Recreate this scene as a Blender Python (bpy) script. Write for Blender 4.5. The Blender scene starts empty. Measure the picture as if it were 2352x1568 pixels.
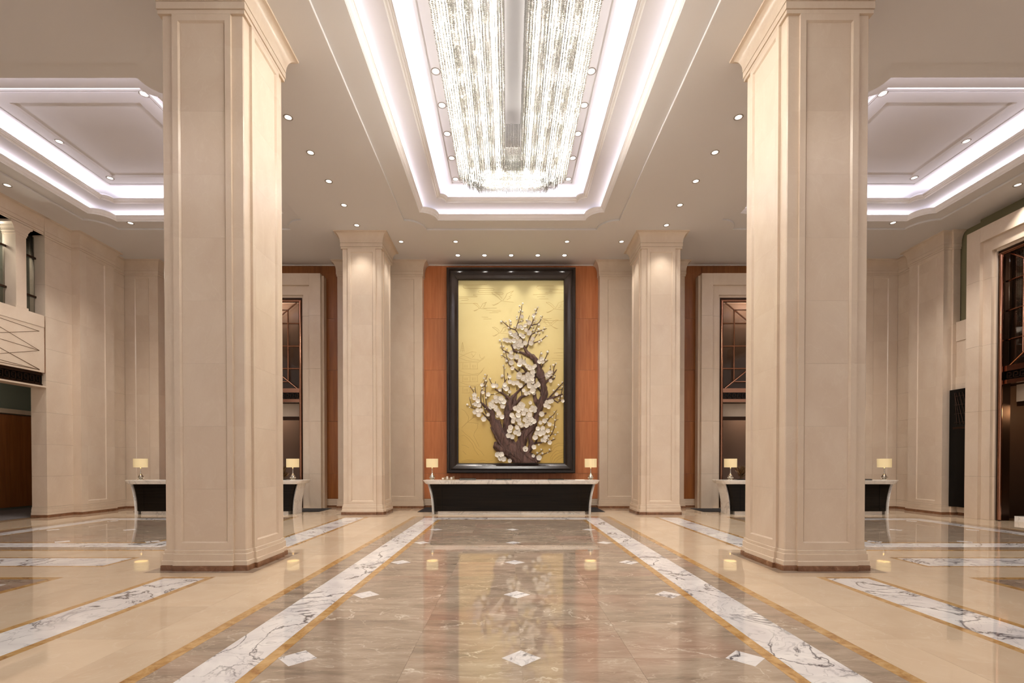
import bpy, bmesh, math, random
from math import sin, cos, pi, radians as R
from mathutils import Vector, Matrix
from mathutils.geometry import tessellate_polygon
import numpy as np

C = bpy.context.scene.collection
sc = bpy.context.scene
random.seed(7)

# ------------------------------------------------------------------ camera
cam = bpy.data.cameras.new('camera')
cam_o = bpy.data.objects.new('camera', cam); C.objects.link(cam_o)
cam_o.location = (-0.103, 0, 1.5)
cam_o.rotation_euler = (pi/2 - 0.0109, 0, 0.0006)
cam.sensor_width = 36; cam.sensor_fit = 'HORIZONTAL'
cam.lens = 16.922
cam.shift_x = 0.00429; cam.shift_y = 0.12371
cam.clip_start = 0.05; cam.clip_end = 200
sc.camera = cam_o

# ------------------------------------------------------------------ world, exposure
sc.view_settings.view_transform = 'Standard'
sc.view_settings.look = 'None'
sc.view_settings.gamma = 1
sc.view_settings.use_curve_mapping = False
sc.view_settings.exposure = 0.12
w = bpy.data.worlds.new('world'); sc.world = w; w.use_nodes = True
w.node_tree.nodes['Background'].inputs[0].default_value = (1.0, 0.91, 0.85, 1)
WORLD = 0.56
w.node_tree.nodes['Background'].inputs[1].default_value = WORLD
try:
    sc.cycles.max_bounces = 5; sc.cycles.diffuse_bounces = 3; sc.cycles.glossy_bounces = 3
    sc.cycles.use_adaptive_sampling = True; sc.cycles.adaptive_threshold = 0.07; sc.cycles.adaptive_min_samples = 16
    sc.cycles.transmission_bounces = 3; sc.cycles.transparent_max_bounces = 6
    sc.cycles.sample_clamp_indirect = 6.0
    sc.cycles.caustics_reflective = False; sc.cycles.caustics_refractive = False
    sc.cycles.use_denoising = True
except Exception:
    pass

# light strengths (W)
COVE1 = 7.0     # per metre, lower cove of each coffer
COVE2 = 7.0     # per metre, upper cove
COVE_COL = (0.90, 0.87, 1.0)
DOWN = 95.0
DOWN_COL = (1.0, 0.94, 0.87)
SPOT = 140.0     # the five picture spots
CHAND = 64.0
CHAND_COL = (1.0, 0.96, 0.89)

H = 8.15

def area_strip(x, y, z, sx, sy, rot, power, col=COVE_COL):
    l = bpy.data.lights.new('cove_light', 'AREA'); l.shape = 'RECTANGLE'
    l.size = sx; l.size_y = sy; l.energy = power; l.color = col
    o = bpy.data.objects.new('cove_light', l); C.objects.link(o)
    o.location = (x, y, z); o.rotation_euler = rot
    return o

# ------------------------------------------------------------------ materials
def srgb(r, g, b):
    f = lambda c: ((c/255)/12.92 if c/255 <= .04045 else (((c/255)+.055)/1.055)**2.4)
    return (f(r), f(g), f(b), 1)

def newmat(name):
    m = bpy.data.materials.new(name); m.use_nodes = True
    nt = m.node_tree; b = nt.nodes['Principled BSDF']
    return m, nt, b

def mat(name, col, rough=.5, metal=0., spec=.5, coat=0., emit=None, estr=0.):
    m, nt, b = newmat(name)
    b.inputs['Base Color'].default_value = col
    b.inputs['Roughness'].default_value = rough
    b.inputs['Metallic'].default_value = metal
    b.inputs['Specular IOR Level'].default_value = spec
    b.inputs['Coat Weight'].default_value = coat
    if emit:
        b.inputs['Emission Color'].default_value = emit; b.inputs['Emission Strength'].default_value = estr
    return m

def coords(nt, scale=(1, 1, 1), rnd=True, rot=(0, 0, 0), amt=37.0):
    """world position + a per-piece offset so that every slab has its own veins"""
    g = nt.nodes.new('ShaderNodeNewGeometry')
    mp = nt.nodes.new('ShaderNodeMapping'); mp.inputs['Scale'].default_value = scale
    mp.inputs['Rotation'].default_value = rot
    if rnd:
        oi = nt.nodes.new('ShaderNodeObjectInfo')
        mu = nt.nodes.new('ShaderNodeMath'); mu.operation = 'MULTIPLY'; mu.inputs[1].default_value = amt
        nt.links.new(oi.outputs['Random'], mu.inputs[0])
        ad = nt.nodes.new('ShaderNodeVectorMath'); ad.operation = 'ADD'
        nt.links.new(g.outputs['Position'], ad.inputs[0]); nt.links.new(mu.outputs[0], ad.inputs[1])
        nt.links.new(ad.outputs[0], mp.inputs[0])
    else:
        nt.links.new(g.outputs['Position'], mp.inputs[0])
    return mp.outputs[0]

def noise(nt, vec, scale, detail=6, rough=.6, dist=0.):
    n = nt.nodes.new('ShaderNodeTexNoise'); n.inputs['Scale'].default_value = scale
    n.inputs['Detail'].default_value = detail; n.inputs['Roughness'].default_value = rough
    n.inputs['Distortion'].default_value = dist
    nt.links.new(vec, n.inputs['Vector']); return n.outputs[0]

def ramp(nt, fac, stops, interp='LINEAR'):
    r = nt.nodes.new('ShaderNodeValToRGB'); r.color_ramp.interpolation = interp
    e = r.color_ramp.elements
    while len(e) < len(stops): e.new(.5)
    for q, (p, c) in zip(e, stops): q.position = p; q.color = c
    nt.links.new(fac, r.inputs[0]); return r.outputs[0]

def mix(nt, fac, a, b, mode='MIX'):
    m = nt.nodes.new('ShaderNodeMix'); m.data_type = 'RGBA'; m.blend_type = mode
    for s, v in ((0, fac), (6, a), (7, b)):
        if isinstance(v, (int, float, tuple)): m.inputs[s].default_value = v
        else: nt.links.new(v, m.inputs[s])
    return m.outputs[2]

def vein(nt, vec, scale, width, dist=1.2, detail=5):
    """thin branching lines where a distorted noise crosses its middle value; 1 on the vein"""
    n = noise(nt, vec, scale, detail, .55, dist)
    s = nt.nodes.new('ShaderNodeMath'); s.operation = 'SUBTRACT'; s.inputs[1].default_value = .5
    nt.links.new(n, s.inputs[0])
    a = nt.nodes.new('ShaderNodeMath'); a.operation = 'ABSOLUTE'; nt.links.new(s.outputs[0], a.inputs[0])
    return ramp(nt, a.outputs[0], [(0, (1, 1, 1, 1)), (width, (0, 0, 0, 1))])

def mul(nt, a, b):
    m = nt.nodes.new('ShaderNodeMath'); m.operation = 'MULTIPLY'
    for i, v in ((0, a), (1, b)):
        if isinstance(v, (int, float)): m.inputs[i].default_value = v
        else: nt.links.new(v, m.inputs[i])
    return m.outputs[0]

def bump(nt, b, h, strength=.1, dist=.01):
    n = nt.nodes.new('ShaderNodeBump'); n.inputs['Strength'].default_value = strength
    n.inputs['Distance'].default_value = dist
    nt.links.new(h, n.inputs['Height']); nt.links.new(n.outputs[0], b.inputs['Normal'])

def tint(nt, col, amt):
    """small brightness change from piece to piece"""
    oi = nt.nodes.new('ShaderNodeObjectInfo')
    mr = nt.nodes.new('ShaderNodeMapRange'); mr.inputs[3].default_value = 1-amt; mr.inputs[4].default_value = 1+amt
    nt.links.new(oi.outputs['Random'], mr.inputs[0])
    cb = nt.nodes.new('ShaderNodeCombineColor')
    for i in range(3): nt.links.new(mr.outputs[0], cb.inputs[i])
    return mix(nt, 1.0, col, cb.outputs[0], 'MULTIPLY')

def m_cream(name, c1, c2, rough=.22, amt=.014):
    m, nt, b = newmat(name)
    v = coords(nt, (1, 1, .6))
    n1 = noise(nt, v, 1.6, 4, .6, .6)
    c = ramp(nt, n1, [(.3, c1), (.7, c2)])
    vn = vein(nt, coords(nt, (1, 1, .8), rot=(.4, .5, .3)), 1.1, .012, 2.0, 3)
    c = mix(nt, mul(nt, vn, .12), c, srgb(244, 234, 216))
    sp = noise(nt, v, 60, 1, .6)
    c = mix(nt, mul(nt, sp, .10), c, srgb(190, 160, 130))
    nt.links.new(tint(nt, c, amt), b.inputs['Base Color'])
    b.inputs['Roughness'].default_value = rough; b.inputs['Specular IOR Level'].default_value = .45
    if 'floor' in name: b.inputs['IOR'].default_value = 1.65
    return m
M = {}
M['cream'] = m_cream('cream_marble', srgb(230, 213, 193), srgb(221, 201, 180))
M['cream_floor'] = m_cream('beige_floor_marble', srgb(216, 195, 169), srgb(207, 183, 156), .03, .05)
M['cream_edge'] = mat('pale_marble_bead', srgb(240, 222, 196), .3)

def m_brown():
    m, nt, b = newmat('grey_brown_marble')
    v = coords(nt, (.55, 2.1, 1), rot=(0, 0, .35))
    n1 = noise(nt, v, 2.4, 8, .72, .35)
    c = ramp(nt, n1, [(.30, srgb(128, 112, 98)), (.47, srgb(158, 140, 122)), (.60, srgb(174, 156, 138)), (.75, srgb(190, 174, 156))])
    rd = noise(nt, coords(nt), .8, 3, .5)
    c = mix(nt, ramp(nt, rd, [(.5, (0, 0, 0, 1)), (.7, (.35, .35, .35, 1))]), c, srgb(168, 122, 104))
    v2 = coords(nt, (1, 1.5, 1), rot=(0, 0, .9))
    vn = vein(nt, v2, .75, .0075, .5, 7)
    msk = noise(nt, v2, 1.3, 2, .5)
    c = mix(nt, mul(nt, vn, ramp(nt, msk, [(.42, (0, 0, 0, 1)), (.62, (.85, .85, .85, 1))])), c, srgb(220, 206, 188))
    v3 = vein(nt, coords(nt, (.8, 2.2, 1), rot=(0, 0, .4)), 1.8, .010, .4, 6)
    c = mix(nt, mul(nt, v3, .38), c, srgb(212, 196, 176))
    nt.links.new(tint(nt, c, .05), b.inputs['Base Color'])
    b.inputs['Roughness'].default_value = .03; b.inputs['IOR'].default_value = 1.8
    return m
M['brown'] = m_brown()

def m_white(name='white_marble', rough=.03, k=1.0, ca=srgb(240, 235, 231), cb=srgb(218, 212, 211)):
    m, nt, b = newmat(name)
    v = coords(nt, (1, 1, 1))
    n1 = noise(nt, v, 1.5, 6, .6, 1.2)
    c = ramp(nt, n1, [(.35, ca), (.62, cb)])
    vn = vein(nt, v, 1.15, .020, 1.2, 7)
    msk = noise(nt, coords(nt, (1, 1, 1), rot=(0, 0, 1)), 1.1, 2, .5)
    c = mix(nt, mul(nt, vn, ramp(nt, msk, [(.32, (0, 0, 0, 1)), (.50, (k, k, k, 1))])), c, srgb(70, 62, 66))
    vb = vein(nt, coords(nt, (1, 1, 1), rot=(0, 0, .6)), 3.2, .020, 1.0, 4)
    c = mix(nt, mul(nt, vb, .35*k), c, srgb(120, 112, 118))
    nt.links.new(tint(nt, c, .03), b.inputs['Base Color'])
    b.inputs['Roughness'].default_value = rough
    return m
M['white'] = m_white()
M['white_desk'] = m_white('white_desk_marble', .12, .3, srgb(252, 248, 242), srgb(238, 232, 226))

def m_amber():
    m, nt, b = newmat('amber_marble')
    v = coords(nt, (1, 1, 1))
    c = ramp(nt, noise(nt, v, 7, 8, .7, 1.0), [(.3, srgb(146, 104, 64)), (.5, srgb(186, 146, 94)), (.7, srgb(206, 172, 122))])
    nt.links.new(tint(nt, c, .06), b.inputs['Base Color']); b.inputs['Roughness'].default_value = .04
    return m
M['amber'] = m_amber()

def m_plinth():
    m, nt, b = newmat('brown_plinth_marble')
    v = coords(nt)
    c = ramp(nt, noise(nt, v, 5, 8, .7, 1.5), [(.3, srgb(112, 74, 50)), (.6, srgb(146, 104, 76)), (.75, srgb(190, 150, 116))])
    nt.links.new(c, b.inputs['Base Color']); b.inputs['Roughness'].default_value = .15
    return m
M['plinth'] = m_plinth()

def m_wood(name, c1, c2, rough=.35, sc_=(9, 9, .5)):
    m, nt, b = newmat(name)
    v = coords(nt, sc_)
    n = noise(nt, v, 1.4, 5, .62, .5)
    c = ramp(nt, n, [(.3, c1), (.7, c2)])
    nt.links.new(tint(nt, c, .06), b.inputs['Base Color']); b.inputs['Roughness'].default_value = rough
    if 'black' in name: b.inputs['Specular IOR Level'].default_value = .15
    return m
M['wood'] = m_wood('cherry_veneer', srgb(192, 112, 66), srgb(216, 140, 90))
M['wood_side'] = m_wood('shaded_veneer', srgb(140, 84, 42), srgb(170, 106, 56))  # darker copy of the centre wood, dimness of the sides put into its colour
M['veneer_black'] = m_wood('black_veneer', srgb(16, 12, 9), srgb(32, 25, 19), .22, (.4, 9, 16))
M['frame_black'] = mat('black_lacquer_wood', srgb(40, 30, 26), .22, 0, .6)
M['ceiling'] = mat('ceiling_paint', srgb(230, 227, 226), .75)
M['cornice'] = mat('cornice_paint', srgb(250, 246, 244), .55)
M['paint_white'] = mat('coffer_paint', srgb(226, 222, 222), .75)
M['taupe'] = mat('taupe_wallpaper', srgb(122, 98, 84), .8)
M['umber'] = mat('dark_umber_panelling', srgb(74, 54, 42), .35)
M['olive'] = mat('olive_wallpaper', srgb(128, 122, 92), .8)
M['green_glass'] = mat('green_stone_lining', srgb(132, 140, 128), .35)
M['bronze'] = mat('polished_rose_bronze', srgb(176, 128, 104), .16, 1.0)
M['bronze_dark'] = mat('dark_bronze', srgb(66, 46, 34), .35, .8)
M['black'] = mat('black_gloss', srgb(10, 8, 7), .2, spec=.2)
M['mat_black'] = mat('black_rubber_mat', srgb(34, 34, 38), .8)
M['chrome'] = mat('chrome', srgb(226, 222, 212), .08, 1.0)
M['trim_ring'] = mat('satin_fixture_ring', srgb(150, 140, 130), .3, .6)
M['bark'] = None
M['lens'] = mat('lit_downlight_lens', srgb(255, 250, 240), .4, emit=(1, .94, .84, 1), estr=1.6)
M['lens_hot'] = mat('lit_picture_spot_lens', srgb(255, 250, 240), .4, emit=(1, .97, .94, 1), estr=14.0)
M['bulb'] = mat('lit_chandelier_bulb', srgb(255, 248, 232), .4, emit=(1, .90, .72, 1), estr=28.0)
M['carpet'] = mat('patterned_grey_carpet', srgb(110, 104, 104), .9)
M['leather'] = mat('tan_leather', srgb(140, 100, 62), .5)
M['leaf_dry'] = mat('dried_brown_leaf', srgb(96, 70, 40), .55)
M['paper'] = mat('white_paper', srgb(236, 230, 220), .6)
M['brochure'] = mat('brown_brochure', srgb(150, 126, 98), .4)

def m_shade():
    m, nt, b = newmat('lit_linen_lampshade')
    b.inputs['Base Color'].default_value = srgb(226, 206, 160); b.inputs['Roughness'].default_value = .8
    n = noise(nt, coords(nt, (1, 1, 1), rnd=False), 120, 2)
    c = ramp(nt, n, [(.3, (.95, .72, .38, 1)), (.7, (1, .80, .46, 1))])
    nt.links.new(c, b.inputs['Emission Color']); b.inputs['Emission Strength'].default_value = .26
    return m
M['shade'] = m_shade()

def m_gold():
    m, nt, b = newmat('gold_leaf_panel')
    v = coords(nt, (1, 1, 1), rnd=False)
    c = ramp(nt, noise(nt, v, 1.1, 5, .6, .4), [(.3, srgb(196, 164, 96)), (.7, srgb(208, 182, 120))])
    b.inputs['Metallic'].default_value = .25; b.inputs['Roughness'].default_value = .42
    f = noise(nt, coords(nt, (40, 1, 3), rnd=False), 3, 3)
    c = mix(nt, mul(nt, f, .15), c, srgb(236, 214, 150))
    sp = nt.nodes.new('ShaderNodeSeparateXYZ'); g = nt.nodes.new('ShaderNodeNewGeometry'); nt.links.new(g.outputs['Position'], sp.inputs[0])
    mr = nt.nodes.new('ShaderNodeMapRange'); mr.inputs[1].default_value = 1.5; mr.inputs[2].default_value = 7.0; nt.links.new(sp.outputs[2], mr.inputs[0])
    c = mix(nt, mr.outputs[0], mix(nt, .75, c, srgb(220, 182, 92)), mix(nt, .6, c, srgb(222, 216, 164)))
    nt.links.new(c, b.inputs['Base Color'])
    return m
M['gold'] = m_gold()
M['engrave'] = mat('brown_engraved_line', srgb(180, 144, 84), .6)

def m_bark():
    m, nt, b = newmat('carved_dark_bark')
    v = coords(nt, (14, 14, 2.2), rnd=False, rot=(0, .35, 0))
    n = noise(nt, v, 1.0, 7, .65, 1.2)
    c = ramp(nt, n, [(.3, srgb(52, 36, 32)), (.7, srgb(132, 98, 88))])
    nt.links.new(c, b.inputs['Base Color']); b.inputs['Roughness'].default_value = .38
    bump(nt, b, n, .9, .05)
    return m
M['bark'] = m_bark()
M['petal'] = mat('white_porcelain_petal', srgb(240, 232, 218), .25)
M['stamen'] = mat('grey_stamen', srgb(190, 176, 156), .5)

def m_glass():
    m = bpy.data.materials.new('window_glass'); m.use_nodes = True
    nt = m.node_tree; nt.nodes.clear()
    o = nt.nodes.new('ShaderNodeOutputMaterial'); mx = nt.nodes.new('ShaderNodeMixShader')
    t = nt.nodes.new('ShaderNodeBsdfTransparent'); t.inputs[0].default_value = (.78, .74, .70, 1)
    g = nt.nodes.new('ShaderNodeBsdfGlossy'); g.inputs['Roughness'].default_value = .03
    f = nt.nodes.new('ShaderNodeFresnel'); f.inputs[0].default_value = 1.35
    nt.links.new(f.outputs[0], mx.inputs[0]); nt.links.new(t.outputs[0], mx.inputs[1]); nt.links.new(g.outputs[0], mx.inputs[2])
    nt.links.new(mx.outputs[0], o.inputs[0]); return m
M['glass'] = m_glass()

def m_crystal():
    m = bpy.data.materials.new('cut_crystal'); m.use_nodes = True
    nt = m.node_tree; nt.nodes.clear()
    o = nt.nodes.new('ShaderNodeOutputMaterial')
    d = nt.nodes.new('ShaderNodeBsdfDiffuse'); d.inputs[0].default_value = (.62, .60, .55, 1)
    t = nt.nodes.new('ShaderNodeBsdfTranslucent'); t.inputs[0].default_value = (.62, .60, .55, 1)
    g = nt.nodes.new('ShaderNodeBsdfGlossy'); g.inputs['Roughness'].default_value = .12
    a = nt.nodes.new('ShaderNodeMixShader'); a.inputs[0].default_value = .5
    b2 = nt.nodes.new('ShaderNodeMixShader'); b2.inputs[0].default_value = .22
    nt.links.new(d.outputs[0], a.inputs[1]); nt.links.new(t.outputs[0], a.inputs[2])
    nt.links.new(a.outputs[0], b2.inputs[1]); nt.links.new(g.outputs[0], b2.inputs[2])
    nt.links.new(b2.outputs[0], o.inputs[0]); return m
M['crystal'] = m_crystal()

# ------------------------------------------------------------------ mesh helpers
class MB:
    def __init__(s): s.v = []; s.f = []
    def add(s, vs, fs):
        n = len(s.v); s.v += [tuple(p) for p in vs]; s.f += [tuple(i+n for i in f) for f in fs]; return s
    def box(s, x0, x1, y0, y1, z0, z1):
        return s.add([(x0, y0, z0), (x1, y0, z0), (x1, y1, z0), (x0, y1, z0), (x0, y0, z1), (x1, y0, z1), (x1, y1, z1), (x0, y1, z1)],
                     [(0, 3, 2, 1), (4, 5, 6, 7), (0, 1, 5, 4), (1, 2, 6, 5), (2, 3, 7, 6), (3, 0, 4, 7)])
    def prism(s, poly, z0, z1, caps=True):
        n = len(poly)
        vs = [(x, y, z0) for x, y in poly] + [(x, y, z1) for x, y in poly]
        fs = [(i, (i+1) % n, n+(i+1) % n, n+i) for i in range(n)]
        if caps:
            t = tessellate_polygon([[Vector((x, y, 0)) for x, y in poly]])
            for a, b, c in t:
                fs.append((n+a, n+b, n+c)); fs.append((c, b, a))
        return s.add(vs, fs)
    def loops(s, ls, closed=True, capa=False, capb=False):
        """bridge equal-length loops of 3-d points"""
        n = len(ls[0]); vs = [p for l in ls for p in l]; fs = []
        for k in range(len(ls)-1):
            for i in range(n if closed else n-1):
                j = (i+1) % n
                fs.append((k*n+i, k*n+j, (k+1)*n+j, (k+1)*n+i))
        if capa: fs.append(tuple(range(n))[::-1])
        if capb: fs.append(tuple((len(ls)-1)*n+i for i in range(n)))
        return s.add(vs, fs)
    def tube(s, pts, rad, seg=6, capped=True):
        """tube through 3-d points with radii"""
        if not hasattr(rad, '__len__'): rad = [rad]*len(pts)
        ps = [Vector(p) for p in pts]; ls = []
        up = Vector((0, 0, 1))
        for i, p in enumerate(ps):
            t = (ps[min(i+1, len(ps)-1)] - ps[max(i-1, 0)]).normalized()
            a = t.cross(up)
            if a.length < 1e-3: a = t.cross(Vector((1, 0, 0)))
            a.normalize(); b = t.cross(a).normalized()
            ls.append([p + (a*cos(2*pi*k/seg) + b*sin(2*pi*k/seg))*rad[i] for k in range(seg)])
        return s.loops(ls, True, capped, capped)
    def lathe(s, prof, seg=20, c=(0, 0, 0)):
        ls = [[(c[0]+r*cos(2*pi*k/seg), c[1]+r*sin(2*pi*k/seg), c[2]+z) for k in range(seg)] for r, z in prof]
        return s.loops(ls)
    def mesh(s, name, m, smooth=False):
        me = bpy.data.meshes.new(name); me.from_pydata([tuple(p) for p in s.v], [], s.f)
        if isinstance(m, str): m = M[m]
        me.materials.append(m); me.validate()
        bm = bmesh.new(); bm.from_mesh(me); bmesh.ops.recalc_face_normals(bm, faces=bm.faces); bm.to_mesh(me); bm.free()
        if smooth:
            me.polygons.foreach_set('use_smooth', [True]*len(me.polygons))
            try: me.set_sharp_from_angle(angle=R(40))
            except Exception: pass
        return me

def obj(name, me, parent=None, loc=(0, 0, 0), rz=0):
    o = bpy.data.objects.new(name, me); C.objects.link(o)
    if parent: o.parent = parent
    o.location = loc
    if rz: o.rotation_euler = (0, 0, rz)
    return o
def build(mb, name, m, parent=None, loc=(0, 0, 0), smooth=False):
    return obj(name, mb.mesh(name, m, smooth), parent, loc)
def tag(o, label, cat, group=None):
    o['label'] = label; o['category'] = cat
    if group: o['group'] = group
    return o
def thing(name, label, cat, loc=(0, 0, 0), rz=0, group=None):
    o = bpy.data.objects.new(name, None); C.objects.link(o); o.location = loc; o.rotation_euler = (0, 0, rz)
    o.empty_display_size = .1
    return tag(o, label, cat, group)
def struct(o): o['kind'] = 'structure'; return o
_cache = {}
def boxmesh(name, m, dx, dy, dz):
    k = (name, m, round(dx, 4), round(dy, 4), round(dz, 4))
    if k not in _cache: _cache[k] = MB().box(0, dx, 0, dy, 0, dz).mesh(name, m)
    return _cache[k]
def bx(name, m, parent, x0, x1, y0, y1, z0, z1):
    return obj(name, boxmesh(name, m, x1-x0, y1-y0, z1-z0), parent, (x0, y0, z0))
def copy_tree(o, parent=None):
    c = o.copy(); C.objects.link(c); c.parent = parent
    for ch in list(o.children): copy_tree(ch, c)
    return c

# ================================================================== FLOOR
floor = struct(build(MB().box(-17, 17, -9, 19, -.2, -.004), 'floor', mat('floor_grout', srgb(120, 96, 72), .5)))
G = .0007
def slab(name, m, rects, parent=floor):
    mb = MB()
    for x0, x1, y0, y1 in rects: mb.box(x0+G, x1-G, y0+G, y1-G, -.02, 0)
    return build(mb, name, m, parent)
def cut(rects, hole):
    out = []; hx0, hx1, hy0, hy1 = hole
    for x0, x1, y0, y1 in rects:
        if hx0 >= x1 or hx1 <= x0 or hy0 >= y1 or hy1 <= y0: out.append((x0, x1, y0, y1)); continue
        if hy0 > y0: out.append((x0, x1, y0, hy0))
        if hy1 < y1: out.append((x0, x1, hy1, y1))
        a, b = max(y0, hy0), min(y1, hy1)
        if hx0 > x0: out.append((x0, hx0, a, b))
        if hx1 < x1: out.append((hx1, x1, a, b))
    return [r for r in out if r[1]-r[0] > .004 and r[3]-r[2] > .004]
holes = []
def split(a, b, step):
    n = max(1, round((b-a)/step)); return [(a+(b-a)*i/n, a+(b-a)*(i+1)/n) for i in range(n)]
def ring(x0, x1, y0, y1, wd, m, name, step, ymin=-9):
    """rectangular frame of slabs"""
    for a, b in split(y0, y1, step):
        if b < ymin: continue
        slab(name, m, [(x0, x0+wd, a, b)]); slab(name, m, [(x1-wd, x1, a, b)])
    for a, b in split(x0+wd, x1-wd, step):
        slab(name, m, [(a, b, y1-wd, y1)])
        if y0 > ymin: slab(name, m, [(a, b, y0, y0+wd)])
def diamond_mesh(r):
    return MB().prism([(r, 0), (0, r), (-r, 0), (0, -r)], -.018, .0006).mesh('diamond_inlay', 'white')
dm = diamond_mesh(.152)
def carpet(cx, cy, hx, hy, ymin=-9, cell=1.75, nx=2, ny=3, field=1.75):
    x0, x1, y0, y1 = cx-hx, cx+hx, cy-hy, cy+hy
    holes.append((x0, x1, y0, y1))
    for wd, m, nm, st in ((.11, 'amber', 'amber_strip', 2.2), (.26, 'brown', 'brown_border_slab', 1.6), (.42, 'white', 'white_marble_slab', 1.35), (.10, 'amber', 'amber_strip', 2.2)):
        ring(x0, x1, y0, y1, wd, m, nm, st, ymin)
        x0 += wd; x1 -= wd; y0 += wd; y1 -= wd
    return x0, x1, y0, y1
YC, YE = 7.3, 13.52
fx0, fx1, fy0, fy1 = carpet(0, (YE-1.2)/2, 2.76, (YE+1.2)/2)
# central brown field: square slabs, a white diamond where four of them meet
gx = [-1.87, -.8625, .8625, 1.87]
ys = [3.687+1.787*(i+.5) for i in range(-3, 6)]
ys = [fy0] + [y for y in ys if y < fy1] + [fy1]
for i in range(len(ys)-1):
    ym = (ys[i]+ys[i+1])/2
    for a, b in ((ys[i], ym), (ym, ys[i+1])):
        for x0, x1 in ((fx0, -.8625), (-.8625, .0), (0, .8625), (.8625, fx1)):
            slab('brown_marble_slab', 'brown', [(x0, x1, a, b)])
for i in range(-1, 6):
    for k in (-1, 0, 1):
        y = 3.687+1.787*i
        if y > fy1-.1: continue
        x = k*1.7225
        if abs(k) and False: continue
        obj('diamond_inlay', dm, floor, (x, y, 0))
# side bays
for s in (-1, 1):
    for cy, hy in ((10.8, 2.6), (3.70, 2.6)):
        cx = s*8.645
        a0, a1, b0, b1 = carpet(cx, cy, 2.715, hy)
        for xa, xb in split(a0, a1, 1.2):
            for ya, yb in split(b0, b1, 1.2): slab('brown_marble_slab', 'brown', [(xa, xb, ya, yb)])
        for k in (-1, 0, 1):
            for j in (-1, 0, 1): obj('diamond_inlay', dm, floor, (s*8.6+k*1.72, cy-.01+j*1.63, 0))
    # aisle strips on the column line, and cross strips on the column rows
    for (x0, x1, y0, y1, ax) in ((4.045, 4.575, 8.42, 13.25, 'y'), (4.045, 4.575, 1.2, 6.24, 'y')):
        X0, X1 = (x0, x1) if s > 0 else (-x1, -x0)
        holes.append((X0-.09, X1+.09, y0-.09, y1+.09))
        for a, b in split(y0, y1, 1.3): slab('white_marble_slab', 'white', [(X0, X1, a, b)])
        for a, b in split(y0-.09, y1+.09, 2.4):
            slab('amber_strip', 'amber', [(X0-.09, X0, a, b)]); slab('amber_strip', 'amber', [(X1, X1+.09, a, b)])
        slab('amber_strip', 'amber', [(X0, X1, y0-.09, y0)]); slab('amber_strip', 'amber', [(X0, X1, y1, y1+.09)])
    X0, X1 = (6.02, 11.3) if s > 0 else (-11.3, -6.02)
    holes.append((X0-.07, X1+.07, 6.93, 7.64))
    for a, b in split(X0, X1, 1.3): slab('white_marble_slab', 'white', [(a, b, 7.0, 7.57)])
    for a, b in split(X0-.07, X1+.07, 2.4):
        slab('amber_strip', 'amber', [(a, b, 6.93, 7.0)]); slab('amber_strip', 'amber', [(a, b, 7.57, 7.64)])
    slab('amber_strip', 'amber', [(X0-.07, X0, 7.0, 7.57)]); slab('amber_strip', 'amber', [(X1, X1+.07, 7.0, 7.57)])
    # brown frames round the columns
    for cy in (7.30, 14.58):
        cx = s*4.337
        o = (cx-.75, cx+.75, cy-.75, cy+.75); holes.append(o)
        fr = cut([o], (cx-.6, cx+.6, cy-.6, cy+.6))
        for r in fr: slab('column_border_slab', 'brown', [r])
# beige field
xs = [-12.9+i*1.0750 for i in range(25)]
yv = [2.2+i*.94 for i in range(16)]
for i in range(24):
    for j in range(15):
        r = [(xs[i], xs[i+1], yv[j], yv[j+1])]
        for h in holes: r = cut(r, h)
        if r: slab('beige_floor_tile', 'cream_floor', r)
r = [(-13.4, 13.4, -8, 2.2)]
for h in holes: r = cut(r, h)
slab('beige_floor_area', 'cream_floor', r)['kind'] = 'stuff'

# ================================================================== CEILING WITH COFFERS
def outline(cx, cy, hx, hy, r, z, n=7):
    """rectangle whose corners are quarter circles curving inward"""
    pts = []
    for sx, sy, t0 in ((1, 1, 270), (-1, 1, 0), (-1, -1, 90), (1, -1, 180)):
        ccx, ccy = cx+sx*hx, cy+sy*hy
        for k in range(n+1):
            t = R(t0 - 90*k/n)
            pts.append((ccx+r*cos(t), ccy+r*sin(t), z))
    return pts
coffers = [(0, YC, 2.965, 6.54, .54, 1), (-8.76, 10.94, 3.0, 2.87, .54, 0), (8.76, 10.94, 3.0, 2.87, .54, 0),
           (-8.76, 3.64, 3.0, 2.87, .54, 0), (8.76, 3.64, 3.0, 2.87, .54, 0)]
outer = [Vector((-14.6, -8, H)), Vector((14.6, -8, H)), Vector((14.6, 18.2, H)), Vector((-14.6, 18.2, H))]
holes_c = [[Vector(p) for p in outline(cx, cy, hx, hy, r, H)] for cx, cy, hx, hy, r, _ in coffers]
flat = outer + [p for h in holes_c for p in h]
tr = tessellate_polygon([outer]+holes_c)
ceiling = struct(build(MB().add(flat, tr), 'ceiling', 'ceiling'))
build(MB().box(-17, 17, -9, 19, 9.3, 9.5), 'roof_slab', 'ceiling', ceiling)
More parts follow.
